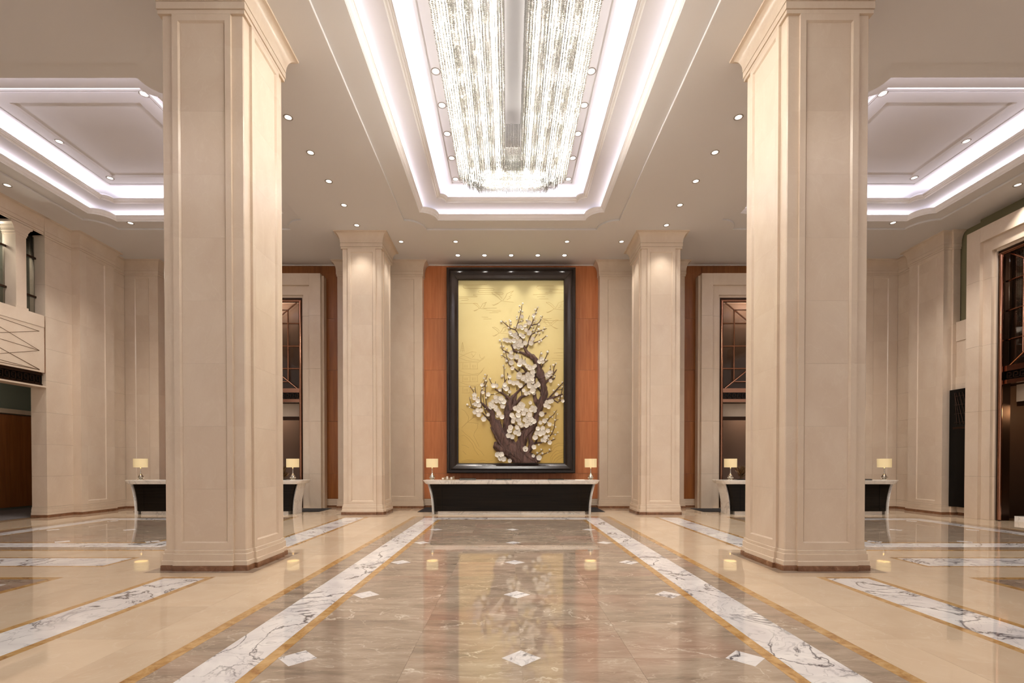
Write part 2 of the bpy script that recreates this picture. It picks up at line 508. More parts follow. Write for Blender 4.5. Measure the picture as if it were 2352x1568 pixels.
for ci, (cx, cy, hx, hy, r, main) in enumerate(coffers):
    d1, d2, d3 = (.495, .995, 1.37) if main else (.37, .93, 1.33)
    e1, e2, e3 = (.46, .96, 1.34) if main else (.38, .88, 1.26)
    O = lambda d, r_, z, e=None: outline(cx, cy, hx-d, hy-(d if e is None else e), r_, z)
    # first recess and its soffit
    build(MB().loops([O(0, .54, H), O(.006, .535, H+.006), O(.006, .535, 8.194), O(0.0, .54, 8.20), O(d1, .43, 8.20, e1)]), 'coffer_soffit', 'ceiling', ceiling)
    def lip(d, e, rr, z, dx, dz):
        prof = [(0, 0), (.0, .018), (.012, .022), (.014, .032), (dx*.40, dz*.42), (dx*.62, dz*.70), (dx*.86, dz*.90), (dx, dz*.93), (dx, dz+.012), (dx-.03, dz+.012), (dx-.03, dz-.03), (-.26, dz-.03)]
        return MB().loops([O(d+a, max(rr-a*.5, .02), z+b, e+a) for a, b in prof])
    build(lip(d1, e1, .43, 8.20, .10, .12), 'cornice_lip', 'cornice', ceiling)
    build(MB().loops([O(d1-.26, .43, 8.25, e1-.26), O(d1-.26, .43, 8.42, e1-.26), O(d2, .22, 8.42, e2)]), 'coffer_tray', 'paint_white', ceiling)
    build(lip(d2, e2, .22, 8.42, .11, .085), 'cornice_lip', 'cornice', ceiling)
    build(MB().loops([O(d2-.26, .22, 8.46, e2-.26), O(d2-.26, .22, 8.74, e2-.26), O(d3, .002, 8.74, e3)]), 'coffer_tray', 'paint_white', ceiling)
    top = [O(d3, .002, 8.74, e3), O(d3, .002, 8.685, e3), O(d3+.05, .002, 8.685, e3+.05), O(d3+.05, .002, 8.70, e3+.05), O(d3+.08, .002, 8.70, e3+.08),
           O(d3+.08, .002, 8.69, e3+.08), O(d3+.36, .002, 8.69, e3+.36), O(d3+.40, .002, 8.72, e3+.40)]
    mb = MB().loops(top); last = O(d3+.40, .002, 8.72, e3+.40)
    mb.add(last, tessellate_polygon([[Vector(p) for p in last]]))
    build(mb, 'coffer_panel', 'paint_white' if not main else 'ceiling', ceiling)
    # light strips lying in the two troughs
    for lv, (d, e, z, pw) in enumerate(((d1-.17, e1-.17, 8.32, COVE1), (d2-.15, e2-.15, 8.49, COVE2))):
        ax, ay = hx-d, hy-e
        for sx in (-1, 1):
            L = 2*ay-.9
            area_strip(cx+sx*ax, cy, z, .05, L, (0, pi-sx*R(22), 0), pw*L)
        for sy in (-1, 1):
            L = 2*ax-.9
            area_strip(cx, cy+sy*ay, z, L, .05, (pi+sy*R(22), 0, 0), pw*L)

# ================================================================== COLUMNS
S0, BP, BH, RC, RH = .565, .034, .405, .030, .305   # shaft half, bump depth, bump half, panel recess, panel half
def plan(s=S0, bp=BP, bh=BH, recess=False, ch=.012):
    """plan of the shaft: square with a shallow pilaster on each face"""
    face = [(-s+ch, -s), (-bh, -s), (-bh, -s-bp)]
    if recess: face += [(-RH-.02, -s-bp), (-RH, -s-bp+RC), (RH, -s-bp+RC), (RH+.02, -s-bp)]
    face += [(bh, -s-bp), (bh, -s), (s-ch, -s)]
    pts = []
    for k in range(4):
        c_, s_ = cos(k*pi/2), sin(k*pi/2)
        pts += [(x*c_-y*s_, x*s_+y*c_) for x, y in face]
    return pts
courses = [.288, 1.135, 2.01, 2.885, 3.76, 4.63, 5.505, 6.375, 7.25, 7.69]
col_mesh = {}
def make_column(label):
    t = thing('column', label, 'column')
    if not col_mesh:
        g = .0005
        for i in range(9):
            z0, z1 = courses[i]+g, courses[i+1]-g
            mb = MB().prism(plan(recess=True), z0, z1, caps=False)
            # horizontal rails above and below the sunk panel
            for k in range(4):
                c_, s_ = cos(k*pi/2), sin(k*pi/2)
                yf, yb = -S0-BP, -S0-BP+RC
                if i == 0: q = [(z0, yf), (.385, yf), (.405, yb), (z0, yb)]
                elif i == 8: q = [(z1, yf), (7.60, yf), (7.58, yb), (z1, yb)]
                else: continue
                vs = [(x, y, z) for x in (-RH-.02, RH+.02) for z, y in q]
                mb.add([(x*c_-y*s_, x*s_+y*c_, z) for x, y, z in vs], [(0, 1, 2, 3), (4, 7, 6, 5), (0, 4, 5, 1), (1, 5, 6, 2), (2, 6, 7, 3), (3, 7, 4, 0)])
            col_mesh['c%d' % i] = mb.mesh('shaft_course', 'cream')
            a, b = max(z0, .40), min(z1, 7.585)
            col_mesh['p%d' % i] = MB().box(-RH+.004, RH-.004, -S0-BP+RC-.004, -S0-BP+RC+.01, a, b).mesh('panel_slab', 'cream')
        col_mesh['core'] = MB().prism([(.556, .556), (-.556, .556), (-.556, -.556), (.556, -.556)], .02, 8.1).mesh('core', 'cream')
        def expand(e): return plan(S0+e, BP, BH+e*.3)
        st = [(.0, .074, .050, 'plinth_course', 'plinth'), (.074, .140, .042, 'base_course', 'cream'), (.140, .238, .028, 'base_course', 'cream'), (.238, .288, .016, 'base_course', 'cream')]
        for k, (z0, z1, e, nm, m_) in enumerate(st):
            mb = MB().prism(expand(e), z0, z1-.008, caps=False)
            mb.loops([[(x, y, z1-.008) for x, y in expand(e)], [(x, y, z1) for x, y in expand(e-.014)]])
            col_mesh['b%d' % k] = (mb.mesh(nm, m_), nm)
        def sq(h, z): return [(h, h, z), (-h, h, z), (-h, -h, z), (h, -h, z)]
        prof = [(.50, 7.69), (.600, 7.69), (.600, 7.742), (.594, 7.745), (.594, 7.748), (.612, 7.750), (.612, 7.845), (.604, 7.848), (.604, 7.852), (.616, 7.855)]
        n = 12
        for k in range(1, n+1):
            a = k/n*pi/2
            prof.append((.616+.145*(1-cos(a)), 7.855+.27*sin(a)))
        prof += [(.765, 8.15)]
        cm = MB().loops([sq(h, z) for h, z in prof]).mesh('capital', 'cream', True)
        col_mesh['cap'] = cm
    obj('core', col_mesh['core'], t)
    for i in range(9):
        c = obj('shaft_course', col_mesh['c%d' % i], t)
        for k in range(4): obj('panel_slab', col_mesh['p%d' % i], c, rz=k*pi/2)
    for k in range(4): obj(col_mesh['b%d' % k][1], col_mesh['b%d' % k][0], t)
    obj('capital', col_mesh['cap'], t)
    return t
for x, y, lb in ((-4.337, 7.30, 'large cream marble column nearest the camera on the left'),
                 (4.337, 7.30, 'large cream marble column nearest the camera on the right'),
                 (-4.337, 14.58, 'cream marble column standing left of the centre desk, beyond the near column'),
                 (4.337, 14.58, 'cream marble column standing right of the centre desk, beyond the near column')):
    make_column(lb).location = (x, y, 0)

# ================================================================== WALLS
YW = 16.28
wall_back = struct(build(MB().box(-13.4, 13.4, YW+.03, YW+.1, 7.0, 8.3).box(-5.8, 5.8, YW+.03, YW+.1, 0, 7.0)
                         .box(-13.4, -10.8, YW+.03, YW+.1, 0, 7.0).box(10.8, 13.4, YW+.03, YW+.1, 0, 7.0)
                         .box(-6.6, -5.8, YW+.03, YW+.1, 0, 7.0).box(5.8, 6.6, YW+.03, YW+.1, 0, 7.0), 'wall_back', 'taupe'))
wz = [.29, 1.148, 2.905, 4.63, 6.363, 8.135]
def wood_panels(x_edges, m):
    for a, b in zip(x_edges, x_edges[1:]):
        for z0, z1 in zip(wz, wz[1:]):
            bx('wood_panel', m, wall_back, a+.003, b-.003, YW, YW+.03, z0+.003, z1-.003)
wood_panels([-2.96, -2.1, 0, 2.1, 2.96], 'wood')
for s in (-1, 1):
    e = [s*5.70, s*6.45]; e.sort(); wood_panels(e, 'wood_side')
    e = [s*10.75, s*11.65]; e.sort(); wood_panels(e, 'wood_side')
    e = [s*6.4, s*8.6, s*10.8]; e.sort()
    for a, b in zip(e, e[1:]): bx('wood_panel', 'wood_side', wall_back, a, b, YW, YW+.03, 7.72, 8.13)
def base_run(name, x0, x1, y, parent=None, z=0):
    """stepped skirting in front of a wall facing -Y"""
    o = bx(name, 'plinth', parent, x0, x1, y-.035, y, 0, .07); 
    for z0, z1, e in ((.07, .14, .028), (.143, .235, .018), (.238, .285, .010)):
        bx('skirting_course', 'cream', o, 0, 1, 0, 1, 0, 1) if False else obj('skirting_course', boxmesh('skirting_course', 'cream', x1-x0, e, z1-z0), o, (0, .035-e, z0))
    return o
for nm, a, b in (('baseboard_back', -2.96, 2.96), ('baseboard_back_left', -6.3, -5.7), ('baseboard_back_right', 5.7, 6.3), ('baseboard_back_far_left', -11.7, -10.8), ('baseboard_back_far_right', 10.8, 11.7)):
    struct(base_run(nm, a, b, YW))
struct(bx('trim_1', 'cornice', None, -13, 13, YW-.05, YW, 8.125, 8.15))

def crown(parent, pts, base=.04, fl=.15, z0=7.66, closed=False, nm='crown'):
    """capital moulding sweeping along a plan polyline; outward is to the right of travel"""
    prof = [(.0, z0), (base*.6, z0), (base*.6, z0+.05), (base*.45, z0+.053), (base, z0+.058), (base, z0+.15), (base*.8, z0+.153), (base*1.05, z0+.16)]
    for k in range(1, 11):
        a = k/10*pi/2; prof.append((base+fl*(1-cos(a)), z0+.16+(8.11-z0-.16)*sin(a)))
    prof.append((base+fl+.005, 8.15)); prof.append((0, 8.15))
    P = [Vector(p) for p in pts]; n = len(P)
    norms = []
    for i in range(n-1):
        d = (P[i+1]-P[i]).normalized(); norms.append(Vector((d.y, -d.x)))
    offs = []
    for i in range(n):
        if i == 0: o = norms[0]
        elif i == n-1: o = norms[-1]
        else:
            o = norms[i-1]+norms[i]
            o = o/max(1e-6, o.dot(norms[i]))
        offs.append(o)
    ls = [[(P[i].x+offs[i].x*d, P[i].y+offs[i].y*d, z) for d, z in prof] for i in range(n)]
    mb = MB(); k = len(prof)
    for i in range(n-1):
        mb.loops([ls[i], ls[i+1]], closed=True)
    mb.add(ls[0], [tuple(range(k))]); mb.add(ls[-1], [tuple(range(k))[::-1]])
    return build(mb, nm, 'cream', parent)

def pilaster(label, origin, rz, width, depth, panels, name='pilaster'):
    """half-column against a wall: local +x runs along the wall, local -y faces the room"""
    t = thing(name, label, 'pilaster', origin, rz)
    g = .0005
    bx('core', 'cream', t, .01, width-.01, .03, depth, .05, 7.7)
    for i in range(9):
        z0, z1 = courses[i]+g, courses[i+1]-g
        z1 = min(z1, 7.66)
        edges = [0]
        for a, b in panels: edges += [a, b]
        edges.append(width)
        for j in range(0, len(edges), 2):
            bx('stone_slab', 'cream', t, edges[j], edges[j+1], 0, depth, z0, z1)
        for a, b in panels:
            lo, hi = max(z0, .40), min(z1, 7.56)
            bx('panel_slab', 'cream', t, a+.02, b-.02, .022, depth, lo, hi)
            # sloped edges of the sunk panel
            for xe, xi in ((a, a+.02), (b, b-.02)):
                build(MB().add([(xe, 0, z0), (xi, .022, z0), (xi, .022, z1), (xe, 0, z1)], [(0, 1, 2, 3)]), 'panel_edge', 'cream', t)
            if i == 0: build(MB().loops([[(a, 0, z0), (b, 0, z0), (b, depth, z0), (a, depth, z0)], [(a, 0, .385), (b, 0, .385), (b, depth, .385), (a, depth, .385)], [(a+.02, .022, .405), (b-.02, .022, .405), (b-.02, depth, .405), (a+.02, depth, .405)]]), 'panel_rail', 'cream', t)
            if i == 8: build(MB().loops([[(a, 0, z1), (b, 0, z1), (b, depth, z1), (a, depth, z1)], [(a, 0, 7.575), (b, 0, 7.575), (b, depth, 7.575), (a, depth, 7.575)], [(a+.02, .022, 7.555), (b-.02, .022, 7.555), (b-.02, depth, 7.555), (a+.02, depth, 7.555)]]), 'panel_rail', 'cream', t)
    for z0, z1, e, m_ in ((0, .072, .045, 'plinth'), (.074, .14, .036, 'cream'), (.142, .236, .025, 'cream'), (.238, .286, .015, 'cream')):
        bx('plinth_course' if m_ == 'plinth' else 'base_course', m_, t, -e, width+e, -e, depth, z0, z1)
    crown(t, [(0, depth), (0, 0), (width, 0), (width, depth)], .035, .13)
    return t
pilaster('wide cream marble pilaster on the back wall left of the painting', (-5.74, 15.97, 0), 0, 2.81, .30, [(.27, 2.54)])
pilaster('wide cream marble pilaster on the back wall right of the painting', (2.93, 15.97, 0), 0, 2.81, .30, [(.27, 2.54)])
pilaster('cream marble pilaster in the far left corner behind the left desk', (-12.74, 15.92, 0), 0, 1.10, .35, [(.33, .80)])
pilaster('cream marble pilaster in the far right corner behind the right desk', (11.64, 15.92, 0), 0, 1.10, .35, [(.30, .80)])

def side_wall(s):
    nm = 'left' if s < 0 else 'right'
    X = s*12.75
    def bxs(name, m, parent, d0, d1, y0, y1, z0, z1):   # d = distance behind the wall face
        a, b = sorted((X+s*d0, X+s*d1)); return bx(name, m, parent, a, b, y0, y1, z0, z1)
    yend = 13.2 if s < 0 else 13.95
    D = .42 if s < 0 else .20
    core = struct(bxs('wall_'+nm, 'plinth', None, .03, D-.02, yend+.03, 16.4, .05, 8.15))
    for i in range(9):
        z0, z1 = courses[i]+.0015, min(courses[i+1]-.0015, 7.66)
        o = bxs('stone_slab', 'cream', core, 0, D, yend, 14.0, z0, z1); o.location -= core.location
        o = bxs('stone_slab', 'cream', core, 0, .42, 15.2, 16.3, z0, z1); o.location -= core.location
    for z0, z1, e, m_ in ((0, .072, .045, 'plinth'), (.074, .14, .036, 'cream'), (.142, .236, .025, 'cream'), (.238, .286, .015, 'cream')):
        o = bxs('plinth_course' if m_ == 'plinth' else 'base_course', m_, core, -e, D, yend-e, 16.3, z0, z1); o.location -= core.location
    pts = [(X+s*.42, yend), (X, yend), (X, 14.0)] if s < 0 else None
    cr = crown(None, [(X+s*D, yend), (X, yend), (X, 15.95)] if s < 0 else [(X, 15.95), (X, yend), (X+s*D, yend)], .035, .13)
    cr.name = 'trim_2' if s < 0 else 'trim_3'; struct(cr)
    # pilaster on the side wall
    if s < 0:
        pilaster('cream marble pilaster on the left side wall by the corner', (X+.24, 14.0, 0), pi/2, 1.2, .24, [(.22, .88)])
    else:
        pilaster('cream marble pilaster on the right side wall by the corner', (X-.24, 15.2, 0), -pi/2, 1.2, .24, [(.32, .98)])
side_wall(-1); side_wall(1)

# ------------------------------------------------------------------ left opening with gallery windows
X = -12.75
wl = struct(build(MB().box(X-.35, X-.02, 4.0, 13.2, 3.95, 5.5).box(X-.40, X-.02, 4.0, 13.2, 7.70, 8.15), 'wall_left_gallery', 'plinth'))
# parapet slab with the incised crossed lines
for a, b in ((11.6, 13.14), (9.9, 11.6), (8.2, 9.9)):
    bx('parapet_slab', 'cream', wl, X-.02, X+.02, a+.002, b-.002, 3.955, 5.18)
    bx('parapet_cap', 'cream', wl, X-.30, X+.03, a+.002, b-.002, 5.183, 5.5)
mbl = MB()
def xl(y0, z0, y1, z1):
    mbl.tube([(X+.022, y0, z0), (X+.022, y1, z1)], .006, 4)
for k in range(3):
    zt = 5.05-k*.52
    xl(13.0, zt, 11.3, zt+.10); xl(13.0, zt, 11.3, zt-.52 if k < 2 else zt-.0)
    xl(13.0, zt-.0, 11.3, zt+.6) if k else None
xl(13.0, 4.02, 11.3, 4.6)
build(mbl, 'incised_line', 'leaf_dry', wl)['kind'] = 'stuff'
bx('lintel_soffit', 'cream', wl, X-.40, X+.0, 8, 13.2, 3.56, 3.60)
bx('fret_backing', 'black', wl, X-.08, X-.06, 8, 13.14, 3.60, 3.95)
mbf = MB()
y = 13.08
while y > 11.5:   # meander grille
    u = .16
    for a, b, c, d in ((0, .14, .0, .02), (.0, .02, 0, .2), (0, .12, .18, .2), (.10, .12, .06, .2), (.05, .12, .06, .08)):
        mbf.box(X-.06, X-.045, y-b, y-a, 3.66+c, 3.66+d)
    y -= u
build(mbf, 'fret_grille', 'bronze_dark', wl)['kind'] = 'stuff'
bx('fret_border', 'bronze_dark', wl, X-.06, X-.04, 8, 13.14, 3.61, 3.645); bx('fret_border', 'bronze_dark', wl, X-.06, X-.04, 8, 13.14, 3.88, 3.94)
bx('header_slab', 'cream', wl, X-.40, X, 8, 13.2, 7.70, 7.95)
cr = crown(None, [(X, 8.0), (X, 13.15)], .035, .13, 7.72); cr.name = 'trim_4'; struct(cr)
# little square pillar between the gallery windows
t = thing('gallery_pillar', 'short cream square pillar between the gallery windows high on the left wall', 'pillar', (X, 12.42, 5.5))
bx('shaft', 'cream', t, -.34, 0, 0, .27, .06, 2.0)
bx('foot', 'cream', t, -.36, .02, -.03, .30, 0, .06)
mb = MB(); pr = [(.0, 1.90), (.02, 1.90), (.02, 1.95), (.04, 1.96), (.045, 2.02), (.09, 2.10), (.14, 2.14), (.14, 2.2)]
mb.loops([[(-.34-0, 0-e, z), (.0+e*.3, 0-e, z), (.0+e*.3, .27+e, z), (-.34, .27+e, z)] for e, z in pr]); build(mb, 'capital', 'cream', t)
for yy, lb in ((10.7, 'second'), (8.98, 'third')):
    g2 = copy_tree(t); g2.location = (X, yy, 5.5); g2['label'] = 'short cream square gallery pillar, %s from the far corner, high on the left wall' % lb
bx('gallery_lining', 'green_glass', wl, X-1.0, X-.95, 6.5, 14.2, 5.2, 8.1)
bx('gallery_end_wall', 'green_glass', wl, X-1.0, X-.42, 13.9, 13.95, 5.2, 8.1)
for z in (6.0, 7.05): bx('gallery_rail', 'bronze_dark', wl, X-.28, X-.24, 8, 13.2, z, z+.05)
struct(build(MB().box(X-.30, X-.29, 8, 13.2, 5.5, 7.7), 'window_1', 'glass'))
# corridor beyond the opening
cor = struct(build(MB().box(-16.2, -16.1, 6, 17, 0, 4.2).box(-16.2, -13.15, 16.9, 17, 0, 4.2), 'wall_corridor', 'green_glass'))
for i in range(9): bx('wood_panel', 'wood_side', cor, -16.1, -16.05, 7+i*1.05, 7+(i+1)*1.05-.008, .08, 3.05)
bx('wood_panel', 'wood_side', cor, -16.1, -13.2, 16.80, 16.88, .08, 3.05)
bx('cornice_rail', 'cream', cor, -16.1, -15.95, 6, 16.9, 3.08, 3.22); bx('cornice_rail', 'cream', cor, -16.1, -13.2, 16.7, 16.85, 3.08, 3.22)
struct(bx('trim_5', 'green_glass', None, -16.2, -13.15, 6, 17, 4.2, 4.25))
t = build(MB().box(-16.05, -13.3, 6, 16.8, -.004, .008), 'corridor_carpet', 'carpet'); tag(t, 'grey patterned carpet in the corridor beyond the left opening', 'carpet')

# ------------------------------------------------------------------ portals (stone frame with bronze lattice window over an opening)
def portal(label, origin, rz, back_m='taupe'):
    """local: centre x=0, face towards -y, wall face at y=0"""
    t = thing('stone_portal', label, 'portal', origin, rz)
    W1, W2, W3 = 2.33, 1.96, 1.73
    yF = -.36
    zj = [0, 1.14, 2.88, 4.62, 6.36]
    for s in (-1, 1):
        for z0, z1 in zip(zj, zj[1:]+[7.74]):
            a, b = sorted((s*(W1-.02), s*(W1+.02)))
            bx('stone_slab', 'cream', t, *sorted((s*W2, s*W1)), yF, 0, z0+.002, min(z1, 7.74)-.002)
            bx('inner_slab', 'cream', t, *sorted((s*W3, s*W2)), yF+.09, .1, z0+.002, min(z1, 7.36)-.002)
            bx('reveal_slab', 'cream', t, *sorted((s*(W3-.06), s*W3)), yF+.16, .12, z0+.002, min(z1, 7.08)-.002)
        bx('side_strip', 'cream', t, *sorted((s*W1, s*(W1+.07))), yF+.12, 0, 0, 7.70)
    for a, b in ((-W2, -.65), (-.65, .65), (.65, W2)):
        bx('stone_slab', 'cream', t, a+.002, b-.002, yF, 0, 7.36, 7.74)
    bx('inner_slab', 'cream', t, -W3, W3, yF+.09, .1, 7.06, 7.358)
    bx('reveal_slab', 'cream', t, -W3, W3, yF+.16, .12, 6.995, 7.06)
    # bronze frame
    bw = W3-.06
    for s in (-1, 1):
        bx('bronze_jamb', 'bronze_dark', t, *sorted((s*(bw-.05), s*bw)), yF+.20, .14, 0, 6.995)
        mb = MB().tube([(s*(bw-.09), yF+.20, .02), (s*(bw-.09), yF+.20, 6.90)], .042, 12); build(mb, 'bronze_tube', 'bronze', t, smooth=True)
    bx('bronze_head', 'bronze_dark', t, -bw, bw, yF+.20, .14, 6.94, 6.995)
    build(MB().tube([(-bw+.05, yF+.20, 6.90), (bw-.05, yF+.20, 6.90)], .042, 12), 'bronze_tube', 'bronze', t, smooth=True)
    y = yF+.30
    lw = bw-.12; z0, z1 = 4.0, 6.86; off = .42
    for zz in (6.18, 5.42, 4.67):
        build(MB().tube([(-lw, y, zz), (lw, y, zz)], .024, 8), 'lattice_bar', 'bronze', t, smooth=True)
    for xx in (-lw+off, -.55, .55, lw-off):
        build(MB().tube([(xx, y, z0+off*.55), (xx, y, z1-off*.55)], .024, 8), 'lattice_bar', 'bronze', t, smooth=True)
    for zz in (z0+off*.55, z1-off*.55):
        build(MB().tube([(-lw+off, y, zz), (lw-off, y, zz)], .018, 8), 'lattice_bar', 'bronze', t, smooth=True)
    for sx in (-1, 1):
        for za, zb in ((z1, z1-1.0), (z0, z0+1.0)):
            build(MB().tube([(sx*(lw-.12), y-.02, za), (sx*(lw-1.35), y-.02, zb)], .022, 8), 'lattice_brace', 'bronze', t, smooth=True)
    bx('glass_pane', 'glass', t, -lw, lw, y+.06, y+.07, z0, z1)
    # transom with meander frieze
    bx('transom', 'bronze', t, -bw, bw, y-.05, y+.10, 3.86, 4.0)
    bx('frieze_backing', 'black', t, -bw+.1, bw-.1, y-.0, y+.05, 3.64, 3.86)
    bx('transom', 'bronze', t, -bw, bw, y-.05, y+.10, 3.54, 3.64)
    mb = MB(); x = -lw+.04
    while x < lw-.16:
        for a, b, c, d in ((0, .14, .0, .02), (.0, .02, 0, .16), (0, .12, .14, .16), (.10, .12, .05, .16), (.05, .12, .05, .07)):
            mb.box(x+a, x+b, y-.02, y, 3.67+c, 3.67+d)
        x += .16
    build(mb, 'fret_frieze', 'bronze_dark', t)['kind'] = 'stuff'
    bx('beam', 'cream', t, -bw, bw, .35, .45, 3.10, 3.54)
    bx('dark_rail', 'bronze_dark', t, -bw, bw, .36, .46, 2.98, 3.10)  # dark bronze strip below the beam
    # alcove behind
    bx('alcove_wall', back_m, t, -2.3, 2.3, 1.5, 1.6, 0, 8.0)
    for s in (-1, 1): bx('alcove_wall', back_m, t, *sorted((s*2.2, s*2.3)), .14, 1.5, 0, 8.0)
    bx('alcove_shelf', back_m, t, -2.2, 2.2, .5, 1.5, 3.54, 3.9)
    return t
portal('pale stone portal with bronze lattice on the back wall behind the left desk', (-8.61, YW-.02, 0), 0)
portal('pale stone portal with bronze lattice on the back wall behind the right desk', (8.61, YW-.02, 0), 0)
pt = portal('pale stone portal with bronze lattice on the right side wall', (12.83, 13.26-2.33, 0), -pi/2, 'umber')

# ------------------------------------------------------------------ right wall: recess beside the portal
wr = struct(build(MB().box(12.98, 13.1, 13.22, 14.1, 0, 8.15).box(12.84, 12.98, 4, 13.26, 7.60, 8.15), 'wall_right_recess', 'olive'))
wr2 = struct(build(MB().box(12.95, 12.98, 13.26, 13.95, 0, 5.45), 'wall_right_infill', 'cream'))
for z0, z1 in ((3.62, 3.76), (3.762, 3.97), (3.972, 5.0), (5.002, 5.56)):
    bx('infill_slab', 'cream', wr2, 12.84 if z0 > 5 or z0 < 3.9 else 12.86, 12.95, 13.26, 13.95, z0, z1)
bx('skirting_course', 'plinth', wr2, 12.90, 12.95, 13.26, 13.95, 0, .08); bx('skirting_course', 'cream', wr2, 12.88, 12.95, 13.26, 13.95, .08, .24)
t = thing('door_1', 'x', 'x', (12.70, 13.27, .25)); 
for k in ('label', 'category'): del t[k]
struct(t)
bx('door_frame', 'black', t, 0, .06, 0, .71, 0, 3.35); bx('door_glass', 'black', t, -.01, .0, .06, .65, .06, 2.2)
mb = MB()
for k in range(5): mb.tube([(-.015, .06+.1*k, 2.35), (-.015, min(.54, .3+.1*k), 3.25)], .006, 4)
for k in range(4): mb.tube([(-.015, .06, 2.4+.25*k), (-.015, .54, 2.4+.25*k)], .005, 4)
build(mb, 'door_grille', 'bronze_dark', t)
bx('door_rail', 'bronze_dark', t, -.02, 0, .02, .58, 2.22, 2.27)
# room seen through the right portal: steps, armchair
t = thing('marble_steps', 'two pale marble steps inside the right side portal', 'steps', (12.9, 9.4, 0))
bx('step', 'white_desk', t, 0, 1.35, 0, 2.95, 0, .14); bx('step', 'white_desk', t, .35, 1.35, 0, 2.95, .14, .28)
t = thing('armchair', 'tan leather armchair inside the right side portal', 'armchair', (13.55, 11.7, .28))
mb = MB().box(0, .7, -.4, .4, .12, .42); build(mb, 'seat', 'leather', t)
bx('backrest', 'leather', t, .55, .75, -.4, .4, .3, .95); bx('arm', 'leather', t, 0, .7, .32, .45, .12, .7); bx('arm', 'leather', t, 0, .7, -.45, -.32, .12, .7)
for a in (.05, .65):
    for b in (-.38, .38): bx('leg', 'bronze_dark', t, a-.02, a+.02, b-.02, b+.02, 0, .12)

def room_fill(x, y, z, e, col=(1, .85, .68), r=.12):  # added point lights without fixtures, brightening the alcoves, gallery and corridor
    L = bpy.data.lights.new('room_fill', 'POINT'); L.energy = e; L.color = col; L.shadow_soft_size = r
    o = bpy.data.objects.new('room_fill', L); C.objects.link(o); o.location = (x, y, z)
for s in (-1, 1):
    room_fill(s*8.6, 17.1, 7.3, 70); room_fill(s*8.6, 17.0, 3.4, 22)
    room_fill(-13.4, 10.5+s*1.8, 7.3, 40, (.95, 1, .95))
room_fill(13.7, 10.4, 6.6, 60); room_fill(13.8, 11.9, 2.9, 30, (1, .7, .4)); room_fill(-14.6, 13, 3.9, 30)

# ================================================================== DESKS
def desk_plan(h, y0, r, y1, n=6):
    pts = [(-h, y1)]
    for k in range(n+1):
        a = pi + k/n*pi/2; pts.append((-h+r+r*cos(a), y0+r+r*sin(a)))
    for k in range(n+1):
        a = 1.5*pi + k/n*pi/2; pts.append((h-r+r*cos(a), y0+r+r*sin(a)))
    pts.append((h, y1)); return pts
def make_desk(label):
    t = thing('reception_desk', label, 'desk')
    # top, under-cut edge
    ls = [[(x, y, z) for x, y in desk_plan(h, y0, .16, .74)] for h, y0, z in ((2.50, .05, .885), (2.52, .03, .90), (2.575, 0, .985), (2.575, 0, 1.0))]
    mb = MB().loops(ls, True, True, True); build(mb, 'desk_top', 'white_desk', t)
    zs = [.10+.785*i/10 for i in range(11)]
    def hw(z): return 2.265+.125*((z-.1)/.785)**2
    # black veneer front wrapping the corners, three leaves
    def front(h): return [p for p in desk_plan(h, .10, .10, .30)][1:-1]
    build(MB().loops([[(x, y, z) for x, y in front(hw(z))] for z in zs], closed=False), 'front_panel', 'veneer_black', t, smooth=True)
    for xx in (-2.02, 2.02): bx('seam', 'black', t, xx-.004, xx+.004, .096, .101, .11, .88)
    bx('seam', 'black', t, -.9, .9, .096, .101, .56, .566)
    for s in (-1, 1):
        ls = []
        for z in zs:
            a, b = s*(hw(z)-.0), s*(hw(z)+.055)
            ls.append([(a, .20, z), (b, .135, z), (b, .70, z), (a, .70, z)])
        ls = [[(x, y, z) for x, y, _ in ls[0]] for z in (0,)] + ls
        build(MB().loops(ls, True, True, True), 'end_panel', 'white_desk', t)
    bx('kick_plinth', 'white_desk', t, -2.15, 2.15, .16, .60, 0, .10)
    bx('base_board', 'black', t, -2.2, 2.2, .14, .62, .092, .11)
    bx('modesty_back', 'veneer_black', t, -2.2, 2.2, .62, .66, .1, .88)
    return t
d0 = make_desk('centre reception desk, white marble top over black veneer front, below the painting'); d0.location = (0, 13.90, 0)
d1 = copy_tree(d0); d1.location = (-8.67, 13.88, 0); tag(d1, 'left reception desk, partly hidden behind the near left column', 'desk')
d2 = copy_tree(d0); d2.location = (8.67, 13.88, 0); tag(d2, 'right reception desk, partly hidden behind the near right column', 'desk')
for d in (d0, d1, d2): d['group'] = 'marble topped reception desks'

def make_lamp():
    t = thing('table_lamp', 'x', 'lamp')
    build(MB().lathe([(0, 0), (.085, 0), (.088, .012), (.07, .022), (.052, .03), (.05, .04), (.07, .055), (.088, .065), (.09, .075), (.07, .083), (.078, .09), (.066, .12), (.040, .16), (.022, .19), (.015, .215), (.012, .25), (.009, .30), (.013, .33), (.018, .345), (.012, .36), (.007, .37), (.007, .44), (0, .44)], 20), 'lamp_base', 'chrome', t, smooth=True)
    build(MB().lathe([(.168, .372), (.174, .372), (.176, .625), (.170, .625), (.168, .372)], 28), 'lamp_shade', 'shade', t, smooth=True)
    return t
lamps = [(-2.33, 14.15, 'left end of the centre desk'), (2.33, 14.15, 'right end of the centre desk'),
         (-10.83, 14.05, 'outer left end of the left desk'), (-6.42, 14.13, 'inner right end of the left desk'),
         (6.43, 14.13, 'inner left end of the right desk'), (10.88, 14.05, 'outer right end of the right desk')]
l0 = make_lamp()
